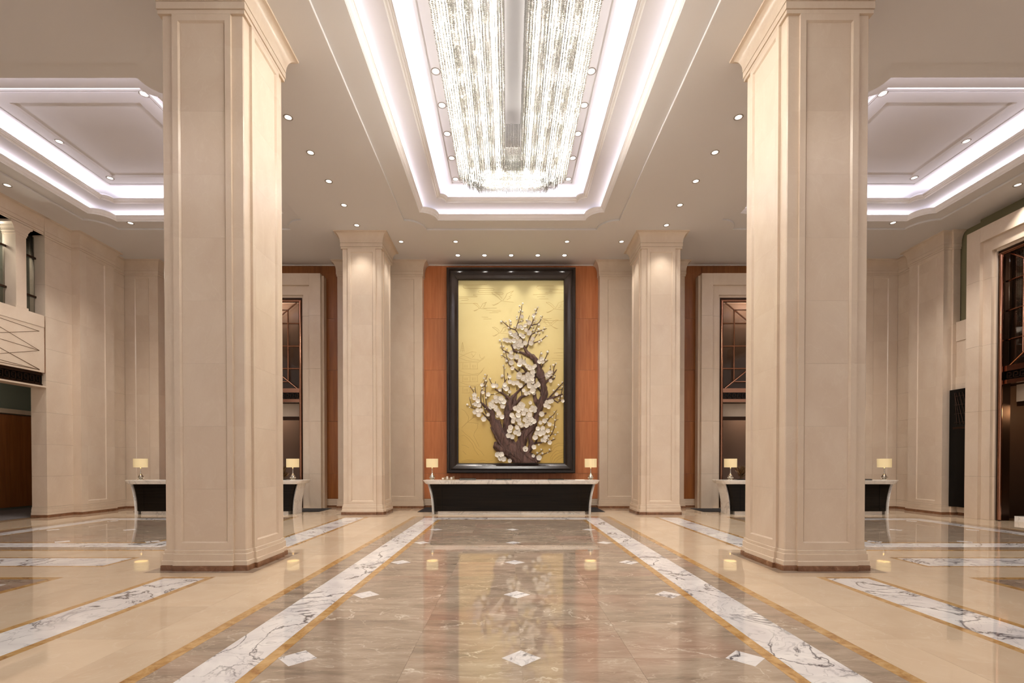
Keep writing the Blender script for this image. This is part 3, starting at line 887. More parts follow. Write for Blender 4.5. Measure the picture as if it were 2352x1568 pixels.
for i, (x, y, lb) in enumerate(lamps):
    o = l0 if i == 0 else copy_tree(l0)
    tag(o, 'lit cream shaded table lamp on the ' + lb, 'lamp', 'chrome table lamps on the desks'); o.location = (x, y, 1.0)
    L = bpy.data.lights.new('lamp_glow', 'POINT'); L.energy = 2.5; L.color = (1, .78, .5); L.shadow_soft_size = .05
    lo = bpy.data.objects.new('lamp_glow', L); C.objects.link(lo); lo.location = (x, y, 1.52)

# small things on the desks
def folder(x0, x1, y, h, label):
    t = thing('folder', label, 'folder', ((x0+x1)/2, y, 1.0)); hw = (x1-x0)/2
    bx('cover', 'black', t, -hw, hw, -.12, .12, 0, h*.4); bx('pages', 'paper', t, -hw+.01, hw-.01, -.11, .11, h*.4, h*.7); bx('cover', 'black', t, -hw, hw, -.12, .12, h*.7, h)
folder(-1.53, -1.05, 14.25, .05, 'thick black folder on the centre desk, left of the middle')
folder(-.46, .0, 14.25, .03, 'thin black folder in the middle of the centre desk')
folder(1.09, 1.54, 14.25, .03, 'thin black folder on the right part of the centre desk')
folder(10.15, 10.48, 14.10, .035, 'small black folder on the right desk by its outer lamp')
t = thing('brochure_stand', 'low brochure stand beside the left lamp on the centre desk', 'brochure stand', (-1.86, 14.25, 1.0))
bx('tray', 'brochure', t, -.21, .21, -.1, .1, 0, .015)
for k in range(6): bx('brochure', 'brochure' if k % 2 else 'paper', t, -.19+k*.062, -.19+k*.062+.055, -.06+.02*(k % 3), -.05+.02*(k % 3), .015, .065+.02*(k % 3))
t = build(MB().box(-.13, .13, -.1, .1, 0, .012), 'notepad', 'paper', loc=(2.02, 14.2, 1.0)); tag(t, 'white notepad beside the right lamp on the centre desk', 'notepad')
def leaves(x, label):
    t = thing('dried_arrangement', label, 'ornament', (x*1.006, 14.36, 1.001))
    build(MB().lathe([(0, 0), (.12, 0), (.15, .012), (.14, .02), (0, .02)], 16), 'dish', 'black', t, smooth=True)
    rnd = random.Random(3)
    mb = MB()
    mb.add([(.06, .0, 0), (.06, 0, .01), (0, .0, .02)], [(0, 1, 2)])
    me = MB().add([(0, 0, 0), (.035, 0, .08), (.045, .01, .16), (0, .02, .25), (-.045, .01, .16), (-.035, 0, .08), (0, .02, .08), (0, .03, .16)],
                  [(0, 1, 6), (1, 2, 7, 6), (2, 3, 7), (3, 4, 7), (4, 5, 6, 7), (5, 0, 6)]).mesh('leaf', 'leaf_dry')
    for k in range(38):
        o = obj('leaf', me, t); a = rnd.uniform(0, 2*pi); e = rnd.uniform(.1, 1.3)
        o.rotation_euler = (rnd.uniform(-.9, .9), rnd.uniform(-.9, .9), a)
        o.location = (cos(a)*.05*e, sin(a)*.05*e, .02+rnd.uniform(0, .24)); s_ = rnd.uniform(.7, 1.15); o.scale = (s_, s_, s_)
leaves(-6.80, 'dried brown leaf arrangement on the left desk behind its inner lamp')
leaves(6.80, 'dried brown leaf arrangement on the right desk beside its inner lamp')
t = build(MB().box(-2.87, 2.87, 14.70, 16.20, 0.0008, .008), 'floor_mat', 'mat_black'); tag(t, 'black floor mat behind the centre desk', 'mat')
t = build(MB().box(-11.6, -5.9, 14.75, 15.85, 0.0008, .008), 'floor_mat', 'mat_black'); tag(t, 'black floor mat behind the left desk', 'mat')
t = build(MB().box(5.9, 11.6, 14.75, 15.85, 0.0008, .008), 'floor_mat', 'mat_black'); tag(t, 'black floor mat behind the right desk', 'mat')

# ================================================================== DOWNLIGHTS
dl = {}
def downlight(x, y, z, label, group, power=DOWN, hot=False, cone=75, aim=None, rad=.062, lamp=True):
    if not dl:
        dl['ring'] = MB().lathe([(.088, .0), (.088, -.004), (.084, -.006), (.078, -.006), (.076, -.003), (.070, .03)], 24).mesh('trim_ring', 'trim_ring', True)
        dl['lens'] = MB().lathe([(.0001, -.002), (.055, -.002), (.076, .004)], 20).mesh('lens', 'lens', True)
        dl['hot'] = MB().lathe([(.0001, -.014), (.035, -.012), (.060, .0)], 20).mesh('lens', 'lens_hot', True)
    t = thing('downlight', label, 'downlight', (x, y, z), 0, group)
    obj('trim_ring', dl['ring'], t); obj('lens', dl['hot' if hot else 'lens'], t)
    if lamp and power:
        L = bpy.data.lights.new('downlight_beam', 'SPOT'); L.energy = power; L.color = DOWN_COL; L.spot_size = R(cone); L.spot_blend = 1.0 if hot else .7
        L.shadow_soft_size = .05
        o = bpy.data.objects.new('downlight_beam', L); C.objects.link(o); o.location = (x, y, z-.03)
        if aim:
            d = Vector(aim)-Vector((x, y, z-.03)); o.rotation_euler = d.to_track_quat('-Z', 'Y').to_euler()
        if hot: L.color = (1, .93, .84)
    return t
ordn = ['nearest', 'second nearest', 'middle', 'second farthest', 'farthest']
for s, sd in ((-1, 'left'), (1, 'right')):
    for i in range(5):
        downlight(s*4.335, 9.34+1.052*i, H, 'round recessed downlight in the %s aisle ceiling row, %s of five' % (sd, ordn[i]), 'aisle downlights')
    for i, lb in ((0, 'inner'), (1, 'outer')):
        downlight(s*(1.675+1.64*i), 14.55, H, 'round recessed downlight in the cross row before the painting, %s one on the %s' % (lb, sd), 'cross row downlights')
    for i in range(5):
        downlight(s*1.43, 8.92+.84*i, 8.69, 'round downlight beside the chandelier on its %s, %s of five' % (sd, ordn[i]), 'coffer downlights', power=25)
    for x, y, lb in ((7.2, 9.46, 'near inner corner'), (10.15, 10.85, 'outer side'), (10.15, 12.23, 'far outer corner'), (7.2, 12.23, 'far inner corner'), (7.2, 10.85, 'inner side')):
        downlight(s*x, y, 8.69, 'round downlight in the %s side coffer panel, %s' % (sd, lb), 'side coffer downlights', power=260, cone=100)
    downlight(s*10.65, 13.52, 8.20, 'round downlight on the far soffit of the %s side coffer' % sd, 'side soffit downlights', power=140, cone=100)
    downlight(s*12.1, 11.6, H, 'round downlight by the %s side wall' % sd, 'side wall downlights', power=160, cone=100)
    # the rows go on over the camera, out of view
    for i in range(4): 
        L = bpy.data.lights.new('downlight_beam', 'SPOT'); L.energy = DOWN; L.color = DOWN_COL; L.spot_size = R(80); L.spot_blend = .7; L.shadow_soft_size = .05
        o = bpy.data.objects.new('downlight_beam', L); C.objects.link(o); o.location = (s*4.335, 1.2+1.4*i, H-.03)
pos5 = ['leftmost', 'second from left', 'middle', 'second from right', 'rightmost']
for i in range(5):
    x = -1.71+.855*i
    downlight(x, 15.50, H, 'bright picture spotlight above the painting, %s of five' % pos5[i], 'picture spotlights', power=SPOT, hot=True, cone=64, aim=(x*.95, 15.95, .6))

# ================================================================== CHANDELIER
ch = thing('chandelier', 'long ring shaped crystal chandelier hanging in the central ceiling coffer', 'chandelier', (0, YC, 7.6))
rng = np.random.default_rng(5)
zb = 7.6
rows = []     # (half width x, half length y, bottom z offset, top z offset)
NR = 23
beads = []
def strand(x, y, z0, z1, pitch):
    n = int((z1-z0)/pitch)
    zz = z0 + (np.arange(n)+.5)*pitch
    beads.append(np.stack([np.full(n, x), np.full(n, y), zz], 1))
def perimeter(hx_, hy_, notch):
    """points along a ring with stepped corners"""
    a, b = notch
    P = [(hx_, 0), (hx_, hy_-b), (hx_-a*.45, hy_-b), (hx_-a*.45, hy_-b*.36), (hx_-a, hy_-b*.36), (hx_-a, hy_), (0, hy_)]
    pts = [(x, y) for x, y in P] + [(-x, y) for x, y in P[::-1]] + [(-x, -y) for x, y in P] + [(x, -y) for x, y in P[::-1]]
    out = []
    for (x0, y0), (x1, y1) in zip(pts, pts[1:]):
        L = math.hypot(x1-x0, y1-y0)
        if L < 1e-6: continue
        n = max(1, int(L/.031))
        for k in range(n): out.append((x0+(x1-x0)*k/n, y0+(y1-y0)*k/n))
    return out
for i in range(NR):
    f = i/(NR-1)
    hx_ = .17 + f*.99
    hy_ = 2.90 + f*.86
    notch = (.0, .0) if f < .25 else (.36*f, .40*f)
    lo = (.0, .04, .09, .11, .05)[i % 5]
    hgt = .60 if i == NR-1 else .24
    if i == 0: hgt = 1.05
    for x, y in perimeter(hx_, hy_, notch):
        strand(x+rng.normal(0, .003), y+rng.normal(0, .003), lo+rng.normal(0, .004), lo+hgt, .0285)
B = np.concatenate(beads)
oct_v = np.array([(1, 0, 0), (-1, 0, 0), (0, 1, 0), (0, -1, 0), (0, 0, 1.05), (0, 0, -1.05)])*.0140
oct_f = np.array([(0, 2, 4), (2, 1, 4), (1, 3, 4), (3, 0, 4), (2, 0, 5), (1, 2, 5), (3, 1, 5), (0, 3, 5)])
nb = len(B)
ang = rng.uniform(0, pi/2, nb); ca, sa = np.cos(ang), np.sin(ang)
V = np.empty((nb, 6, 3))
V[:, :, 0] = oct_v[None, :, 0]*ca[:, None]-oct_v[None, :, 1]*sa[:, None]+B[:, None, 0]
V[:, :, 1] = oct_v[None, :, 0]*sa[:, None]+oct_v[None, :, 1]*ca[:, None]+B[:, None, 1]
V[:, :, 2] = oct_v[None, :, 2]+B[:, None, 2]
F = (oct_f[None]+np.arange(nb)[:, None, None]*6).reshape(-1)
me = bpy.data.meshes.new('crystal_curtain')
me.vertices.add(nb*6); me.vertices.foreach_set('co', V.reshape(-1))
me.loops.add(len(F)); me.loops.foreach_set('vertex_index', F.astype(np.int32))
nf = len(F)//3
me.polygons.add(nf); me.polygons.foreach_set('loop_start', (np.arange(nf)*3).astype(np.int32))
me.update(calc_edges=True); me.materials.append(M['crystal'])
o = obj('crystal_curtain', me, ch); o['kind'] = 'stuff'
print('beads', nb)
# carrier plates, kept low and white as a bright reflector behind the beads
mb = MB()
for (x0, x1, y0, y1) in ((-1.1, -.2, -3.3, 3.3), (.2, 1.1, -3.3, 3.3), (-.2, .2, 2.95, 3.6), (-.2, .2, -3.6, -2.95)): mb.box(x0, x1, y0, y1, .40, .42)
build(mb, 'carrier_reflector', 'cornice', ch)
me = MB().lathe([(0.0001, -.020), (.012, -.014), (.015, 0), (.012, .014), (.0001, .020)], 8).mesh('bulb', 'bulb', True)
nbulb = 0
for s in (-1, 1):
    for row, xx in enumerate((.305, .575, .845, 1.03)):
        for k in range(13):
            y = -3.1+6.2*(k+.25*(row % 2)+.1*(row//2))/12.6
            obj('bulb', me, ch, (s*xx+rng.normal(0, .012), y+rng.normal(0, .05), .055+rng.uniform(-.03, .05))); nbulb += 1
for yy in (3.05, 3.3, 3.52):
    for k in range(5): obj('bulb', me, ch, (-.5+k*.25, yy, .06)); obj('bulb', me, ch, (-.5+k*.25, -yy, .06))
def chan_light(kind, x, y, z, e, sx=0, sy=0, up=False):
    L = bpy.data.lights.new('chandelier_glow', kind); L.energy = e; L.color = CHAND_COL
    if kind == 'AREA': L.shape = 'RECTANGLE'; L.size = sx; L.size_y = sy
    else: L.shadow_soft_size = .022
    o = bpy.data.objects.new('chandelier_glow', L); C.objects.link(o); o.location = (x, YC+y, zb+z)
    if up: o.rotation_euler = (pi, 0, 0)
def chan_side(x, y, z, sx, sy, rot, e):
    L = bpy.data.lights.new('chandelier_glow', 'AREA'); L.energy = e; L.color = CHAND_COL; L.shape = 'RECTANGLE'; L.size = sx; L.size_y = sy
    o = bpy.data.objects.new('chandelier_glow', L); C.objects.link(o); o.location = (x, YC+y, zb+z); o.rotation_euler = rot
for s in (-1, 1):
    for xx in (.30, .52, .74, .96):
        chan_light('AREA', s*xx, 0, .17, CHAND*.90, .04, 6.2)
        chan_light('AREA', s*xx, 0, .05, CHAND*.60, .03, 6.2, True)
        for k in range(8): chan_light('POINT', s*xx, -3.1+6.2*k/7, .0, CHAND*.07)
    chan_side(s*1.13, 0, .26, .42, 6.4, (0, -s*.72, 0), CHAND*3.0)          # glow through the outer curtain
    chan_side(s*.185, 0, .35, .6, 5.6, (0, s*.9, 0), CHAND*.12)
    chan_side(0, s*3.66, .30, 1.3, .5, (s*.95, 0, 0), CHAND*.25)
    chan_side(0, s*2.93, .45, .3, .8, (-s*1.2, 0, 0), CHAND*.06)
    chan_light('AREA', s*.68, 0, .45, CHAND*.34, .6, 6.0, True)
    for yy in (3.1, 3.3, 3.5):
        chan_light('AREA', 0, s*yy, .16, CHAND*.12, 1.2, .04); chan_light('AREA', 0, s*yy, .05, CHAND*.07, 1.2, .03, True)
        for k in (-.86, -.62, -.3, 0, .3, .62, .86): chan_light('POINT', k, s*(yy-.12*(abs(k) > .5)-.12*(abs(k) > .8)), .04, CHAND*.06)

# small crystal pendant inside the right portal
t = thing('crystal_pendant', 'hanging crystal bead pendant behind the lattice of the right side portal', 'pendant', (13.66, 12.78, 5.0))
mb = MB()
for k in range(26):
    a = k*2.4; r_ = .06+.18*math.sqrt(k/26)
    x, y = r_*cos(a), r_*sin(a); z = .0+1.1*(r_/.24)**2*.5
    while z < 2.1:
        mb.add([(x+.016, y, z), (x-.016, y, z), (x, y+.016, z), (x, y-.016, z), (x, y, z+.018), (x, y, z-.018)], [tuple(f) for f in oct_f.tolist()]); z += .042
build(mb, 'crystal_strands', 'crystal', t)['kind'] = 'stuff'
bx('carrier_disc', 'bronze', t, -.26, .26, -.26, .26, 2.1, 2.13)
bx('rod', 'bronze', t, -.01, .01, -.01, .01, 2.13, 3.12)

# ================================================================== PAINTING WITH RELIEF TREE
art = thing('wall_art', 'tall black framed gold panel with white plum blossom tree relief above the centre desk', 'artwork', (0, 15.90, 1.168))
AX, AZ0, AZ1 = 2.11, 0.0, 6.723     # outer half width, bottom, top (local)
fw = .375
prof = [(0, .22), (0, -.10), (.03, -.13), (.08, -.13), (.10, -.10), (.12, -.10), (.13, -.12), (.17, -.135), (.26, -.10), (.33, -.04), (.345, -.03), (.36, -.03), (.375, -.01), (.375, .08)]
loopsf = []
for d, y in prof:
    loopsf.append([(-AX+d, y, AZ0+d*.87), (AX-d, y, AZ0+d*.87), (AX-d, y, AZ1-d), (-AX+d, y, AZ1-d)])
for k, nm in enumerate(('frame_bottom', 'frame_side', 'frame_top', 'frame_side')):
    j = (k+1) % 4
    mb = MB()
    for a in range(len(prof)-1):
        mb.add([loopsf[a][k], loopsf[a][j], loopsf[a+1][j], loopsf[a+1][k]], [(0, 1, 2, 3)])
    build(mb, nm, 'frame_black', art)
bx('frame_back', 'frame_black', art, -AX+.02, AX-.02, .2, .33, .02, AZ1-.02)
bx('gold_panel', 'gold', art, -AX+fw-.03, AX-fw+.03, .055, .2, fw*.8-.04, AZ1-fw+.03)
GY = .055
def A(px, py):      # point of the gold panel from its position in the picture
    return ((px-1173.5)*.01443, 1.485-1.168+(1064-py)*.01437)
c1 = lambda x, y: A(1060+x/6.533, 640+y/6.533)
c2 = lambda x, y: A(1060+x/7.129, 860+y/7.129)
tree = MB()
limb_n = [0]
def limb(pts, fn, depth=0.0, seg=8):
    limb_n[0] += 1; depth += (limb_n[0]*7 % 19)*.0023
    k = .01443/(6.533 if fn is c1 else 7.129)
    P = []; Rr = []
    for i, (x, y, r) in enumerate(pts):
        a, b = fn(x, y); P.append(Vector((a, 0, b))); Rr.append(r*k)
    # subdivide with a smooth curve
    Q = []; Q2 = []
    n = len(P)
    for i in range(n-1):
        p0, p1, p2, p3 = P[max(i-1, 0)], P[i], P[i+1], P[min(i+2, n-1)]
        for s_ in range(3):
            t = s_/3
            Q.append(.5*((2*p1)+(p2-p0)*t+(2*p0-5*p1+4*p2-p3)*t*t+(3*p1-p0-3*p2+p3)*t**3)); Q2.append(Rr[i]*(1-t)+Rr[i+1]*t)
    Q.append(P[-1]); Q2.append(Rr[-1])
    ls = []
    for i, p in enumerate(Q):
        t = (Q[min(i+1, len(Q)-1)]-Q[max(i-1, 0)]).normalized()
        a = Vector((t.z, 0, -t.x)); r = Q2[i]
        jit = 1+.10*sin(i*2.3+p.x*9) if r > .05 else 1
        dp = GY-min(.75*r, .055)-depth
        ring_ = []
        for k2 in range(seg):
            th = 2*pi*k2/seg
            rr = r*jit*(1+(.14*sin(5*th+i*.7) if r > .06 else 0))
            ring_.append((p.x+a.x*cos(th)*rr, dp+sin(th)*min(rr*.9, .10), p.z+a.z*cos(th)*rr))
        ls.append(ring_)
    tree.loops(ls, True, True, True)
big = [
 ([(1120,1530,200),(1060,1440,180),(985,1340,140),(840,1250,140),(740,1150,120),(660,1020,92),(590,900,88),(540,800,74),(512,720,46),(505,640,46),(465,585,40),(400,530,26),(320,455,11)], c2),
 ([(800,1290,60),(690,1240,60),(600,1200,62),(570,1150,52),(575,1100,30)], c2), ([(1000,1480,70),(900,1390,70),(800,1320,60),(720,1290,50)], c2),
 ([(1230,1500,40),(1170,1400,50),(1080,1330,60),(950,1200,70)], c2),
 ([(760,1150,70),(700,1040,60),(655,940,44),(625,830,30),(612,740,16)], c2),
 ([(1080,1560,90),(990,1450,100),(900,1340,100),(810,1230,90),(745,1100,70),(742,900,62),(742,800,64),(740,700,60),(762,600,62),(785,500,54),(800,430,44),(830,370,26),(880,320,20),(940,260,17),(1020,180,13),(1130,90,11),(1250,20,8)], c2),
 ([(800,420,30),(750,370,22),(690,320,17),(620,280,14),(545,235,10)], c2), ([(760,520,24),(730,420,14),(720,340,8)], c2), ([(860,480,24),(880,380,22),(895,320,12)], c2),
 ([(810,590,40),(870,490,28),(930,430,26),(975,370,24),(1040,352,15),(1095,335,9)], c2),
 ([(1100,1560,90),(1030,1440,95),(970,1320,92),(940,1210,90),(985,1090,80),(1020,1000,74),(1085,925,70),(1160,850,62),(1200,760,54),(1232,650,52),(1270,550,54),(1312,450,62),(1352,350,54),(1350,250,48),(1332,150,50),(1300,50,62),(1255,-40,60)], c2),
 ([(1200,1500,60),(1165,1390,50),(1140,1290,42),(1100,1215,40),(1050,1170,38),(1000,1130,30),(960,1070,22),(935,1010,12),(915,970,8)], c1),
 ([(1010,1160,24),(920,1120,19),(860,1100,16),(790,1090,16),(770,1040,14),(745,990,9)], c1),
 ([(1262,520,42),(1212,430,36),(1192,330,28),(1182,200,27),(1180,110,28),(1195,-10,20),(1190,-90,10)], c2),
 ([(1060,1290,46),(1110,1220,44),(1140,1120,42),(1118,1040,30),(1150,950,26),(1190,880,20)], c2),
 ([(1360,430,34),(1450,400,26),(1540,360,17),(1655,320,7)], c2)]
for p, f in big: limb(p, f, seg=10)
twigs1 = [[(855,850,8),(810,770,8),(730,740,7),(660,680,6),(595,625,5)],[(745,830,7),(725,740,5),(720,680,4)],[(810,755,7),(850,640,6),(885,520,6),(905,395,4)],[(845,660,5),(930,630,4)],
 [(930,1000,11),(900,900,9),(855,850,8)],[(1000,770,8),(1050,680,7),(1090,560,6),(1135,440,4)],[(985,800,8),(1030,725,8),(1080,690,7),(1150,670,6),(1215,560,4)],[(1000,610,4),(1015,555,3)],[(985,780,5),(992,700,4)],[(1050,810,5),(1085,720,4)],
 [(1100,790,5),(1150,670,4)],[(1050,830,8),(1150,790,7),(1275,745,4)],[(960,1050,12),(995,990,10),(1010,920,8),(1050,830,7)],[(1080,930,5),(1110,860,5),(1145,830,3)],[(1065,970,7),(1190,920,6),(1240,880,5),(1275,850,4)],
 [(720,1115,8),(620,1070,6),(605,1010,5),(595,950,4)],[(715,1300,7),(690,1220,6),(655,1075,5)],[(700,1230,7),(640,1170,5),(610,1150,4)],[(975,1410,12),(900,1422,10),(830,1380,9),(770,1330,8),(725,1308,6)],
 [(980,1410,16),(935,1345,16),(900,1322,14)],[(840,1260,12),(790,1210,8)],[(940,1260,6),(918,1220,5),(900,1150,5)],[(945,1250,5),(955,1190,4)],[(700,1550,5),(700,1480,4),(685,1410,3)],[(648,1560,6),(640,1450,5),(637,1290,4)],
 [(1190,1360,8),(1230,1250,7),(1270,1160,6),(1305,1070,4)],[(1215,1285,6),(1295,1220,4)],[(1165,1200,4),(1190,1085,3)],[(1240,1560,14),(1330,1490,10),(1380,1420,8),(1425,1360,5)],[(1345,1485,6),(1332,1400,5),(1330,1300,4)],[(1380,1430,7),(1380,1350,5),(1410,1270,4)],
 [(1290,1535,7),(1380,1505,6),(1400,1445,4)],[(935,870,10),(955,830,9)],[(825,1150,6),(825,1100,5)],[(770,1170,5),(785,1120,4)],[(1080,1500,10),(1140,1460,8)],[(860,1385,6),(870,1350,5)]]
twigs2 = [[(1430,380,12),(1540,260,10),(1660,130,6)],[(1480,400,10),(1580,460,8)],[(1600,430,6),(1640,260,6),(1655,200,4)],[(1560,250,5),(1650,240,5)],[(1575,445,6),(1655,405,5)],
 [(690,330,10),(665,240,8),(690,150,7),(740,70,4)],[(715,110,6),(700,40,5),(695,-20,4)],[(768,125,5),(758,-20,4)],[(345,215,7),(375,130,6),(425,0,4)],[(370,200,8),(425,100,4)],[(500,160,5),(450,65,4)],[(550,155,4),(556,110,3)],
 [(330,560,8),(318,460,8),(318,280,7),(350,250,6)],[(412,520,8),(395,380,7),(390,180,5)],[(372,500,5),(350,350,4)],[(215,305,5),(140,190,4)],[(237,312,5),(220,195,4)],[(300,415,6),(255,370,4)],[(182,545,5),(150,460,4),(128,365,3)],
 [(250,568,6),(175,545,5),(115,510,4)],[(470,760,14),(400,690,10),(345,625,7)],[(445,700,9),(385,600,7),(380,520,6)],[(560,320,4),(610,295,4)],[(475,325,4),(530,322,4)],[(785,350,8),(780,200,6)],[(905,250,6),(908,190,4)],[(985,340,7),(975,240,5)],
 [(1340,850,6),(1430,720,6),(1500,660,5),(1560,575,3)],[(1440,1005,8),(1480,960,6),(1520,850,6),(1530,760,5),(1585,730,3)],[(1535,760,4),(1550,630,3)],[(1480,975,5),(1580,965,3)],[(1370,1065,9),(1440,1005,7)],[(1395,890,5),(1460,870,4)],
 [(1150,1130,24),(1290,1110,10),(1420,1090,8),(1535,1055,5)],[(1270,1115,7),(1310,1130,5)],[(1215,1110,16),(1245,1030,10)],[(1140,1375,14),(1230,1310,7),(1335,1230,4)],[(1270,1328,6),(1380,1285,5),(1480,1245,3)],[(1330,660,14),(1385,625,12)],
 [(810,820,18),(875,830,14)],[(1370,140,14),(1450,80,10),(1510,60,8),(1530,10,6)],[(1240,210,14),(1300,280,16)],[(370,270,6),(395,280,5)],[(400,380,7),(440,365,5)],[(960,900,16),(1050,870,22),(1100,880,30)]]
for p in twigs1: limb(p, c1, seg=6)
for p in twigs2: limb(p, c2, seg=6)
ridges = [[(520,740),(560,830),(600,920),(680,1010),(760,1080),(860,1180),(960,1280),(1080,1380),(1150,1450)], [(480,860),(530,950),(590,1060),(650,1160),(760,1260),(900,1350),(1000,1420)],
 [(640,830),(660,930),(720,1020),(800,1080),(825,1160)], [(620,1120),(650,1070),(700,1085),(722,1140),(780,1200),(880,1250),(940,1300),(1000,1400)], [(700,1290),(800,1290),(900,1320),(960,1390),(980,1460)],
 [(930,1100),(962,1180),(950,1270),(1010,1350),(1100,1430)], [(1180,880),(1120,930),(1050,1010),(1010,1080),(980,1180),(1000,1280)], [(1230,640),(1212,740),(1180,820),(1100,880),(1000,965),(950,1060)],
 [(1330,60),(1345,150),(1340,260),(1320,360),(1280,470),(1250,580)], [(760,560),(730,700),(735,850),(730,960),(780,1060)], [(800,480),(775,600),(770,760),(762,900)], [(560,1130),(590,1180),(570,1220)], [(600,1110),(560,1160),(600,1230)],
 [(1290,20),(1310,120),(1310,240),(1290,340)], [(550,770),(600,860),(660,960),(740,1040)], [(1140,1130),(1120,1210),(1090,1290),(1110,1360)]]
for i, rg in enumerate(ridges):
    r_ = 15+5*(i % 3)
    limb([(x, y, r_*(.55 if k in (0, len(rg)-1) else 1)) for k, (x, y) in enumerate(rg)], c2, .075 if i not in (12, 11) else .05, seg=6)
trunk = build(tree, 'plum_tree', 'bark', art, smooth=True)
bm = bmesh.new(); bm.from_mesh(trunk.data)
bmesh.ops.bisect_plane(bm, geom=bm.verts[:]+bm.edges[:]+bm.faces[:], plane_co=(0, 0, .335), plane_no=(0, 0, -1), clear_outer=True)
bm.to_mesh(trunk.data); bm.free()
# blossoms
pm = MB()
for k in range(5):
    a = 2*pi*k/5
    ring_ = []
    for (rr, w_, y) in ((.10, .0, -.012), (.35, .30, -.006), (.70, .57, -.24), (.98, .40, -.38), (1.07, 0, -.42)):
        ring_.append((rr, w_, y))
    pts = [(ring_[0][0], 0, ring_[0][2])] + [(r_, w_, y) for r_, w_, y in ring_[1:4]] + [(1.07, 0, -.34)] + [(r_, -w_, y) for r_, w_, y in ring_[3:0:-1]] + [(.62, 0, -.08)]
    P = []
    for r_, w_, y in pts: P.append((r_*cos(a)-w_*sin(a), y, r_*sin(a)+w_*cos(a)))
    n = len(P)-1
    pm.add(P, [(i, (i+1) % n, n) for i in range(n)])
pm.add([(0, -.07, 0)]+[(.24*cos(2*pi*k/8), -.03, .24*sin(2*pi*k/8)) for k in range(8)], [(0, 1+k, 1+(k+1) % 8) for k in range(8)])
petal_me = pm.mesh('blossom', 'petal')
bud_me = MB().lathe([(0.0001, -1), (.7, -.7), (1, 0), (.7, .7), (.0001, 1)], 8).mesh('bud', 'petal', True)
F1 = [(745,850,30),(790,870,34),(815,850,26),(850,740,26),(890,740,26),(910,760,28),(950,720,26),(1010,680,34),(965,790,28),(1010,835,38),(885,860,28),(920,885,32),(835,905,28),(730,825,28),(640,930,26),(680,940,36),(735,950,30),(780,950,34),
 (830,970,34),(800,1010,36),(850,1010,34),(895,1015,36),(880,950,32),(800,1045,26),(850,1050,28),(950,980,34),(1040,980,38),(1065,920,30),(720,1170,30),(750,1190,36),(745,1270,38),(830,1185,38),(880,1240,36),(930,1260,32),(870,1300,40),
 (945,1290,28),(980,1330,34),(1020,1350,40),(1060,1350,34),(1095,1320,28),(1060,1410,40),(990,1450,40),(860,1450,40),(850,1485,36),(930,1490,36),(1010,1510,44),(1050,1470,30),(980,1530,34),(900,590,28),(745,1115,30),(760,1355,30),(1160,1260,34),(1195,1220,34),(1210,1260,28),
 (1270,1450,30),(1310,1420,28),(1285,1480,26),(1340,1410,24),(720,1480,28),(1060,1560,30),(1080,575,26)]
F2 = [(520,195,38),(575,190,34),(440,335,36),(215,345,38),(215,395,34),(275,440,38),(240,490,38),(285,505,42),(325,590,34),(265,590,34),(220,620,38),(285,660,42),(370,735,42),(560,380,36),(600,400,38),(570,440,38),(650,400,40),(640,450,36),(690,450,44),
 (520,440,30),(480,490,40),(520,520,42),(480,540,38),(560,540,34),(670,525,42),(590,590,38),(560,580,30),(610,640,42),(590,680,30),(660,700,40),(440,660,30),(700,210,40),(730,240,42),(710,180,34),(790,130,36),(850,150,38),(910,145,38),(960,190,40),
 (1010,270,30),(1050,320,36),(1100,310,30),(1150,280,44),(1180,310,34),(1180,260,34),(1110,200,40),(1150,210,34),(1100,150,36),(940,40,46),(1010,80,44),(1060,110,42),(1110,100,40),(1150,90,34),(1080,20,36),(1160,30,36),(1210,195,38),(1250,180,36),(1240,150,26),
 (970,490,40),(1000,510,38),(940,530,40),(980,560,38),(880,560,40),(930,600,36),(1020,590,44),(1070,590,30),(1110,660,44),(1010,640,42),(920,670,46),(930,740,46),(820,675,42),(850,720,36),(845,770,36),(1030,740,42),(1080,690,36),(1130,740,46),(1085,790,48),(1055,835,40),
 (1180,775,42),(1120,800,40),(940,800,40),(980,830,38),(900,870,38),(800,870,42),(785,925,42),(920,915,40),(880,950,36),(930,970,42),(770,1000,42),(830,1020,40),(1120,470,30),(1140,580,42),(1190,560,42),(1190,600,34),(1150,540,28),(1390,460,36),(1440,450,36),(1470,440,34),
 (1370,510,38),(1415,535,36),(1305,650,44),(1285,790,32),(1355,760,40),(1435,820,34),(1240,890,36),(1320,885,40),(1400,925,38),(1250,930,44),(1330,950,44),(1280,975,42),(1220,960,34),(1200,1030,44),(1320,1075,34),(1365,1030,38),(1355,1085,30),(1435,1115,36),
 (1175,1190,40),(1035,1220,46),(590,1310,46),(650,1310,44),(640,1370,42),(690,1380,44),(790,1410,34),(1260,1360,44),(1170,1330,28),(1545,330,30),(1380,30,36),(1420,20,36),(1450,110,32),(630,260,28),(350,300,28),(340,180,30),(790,290,28),(1645,440,28)]
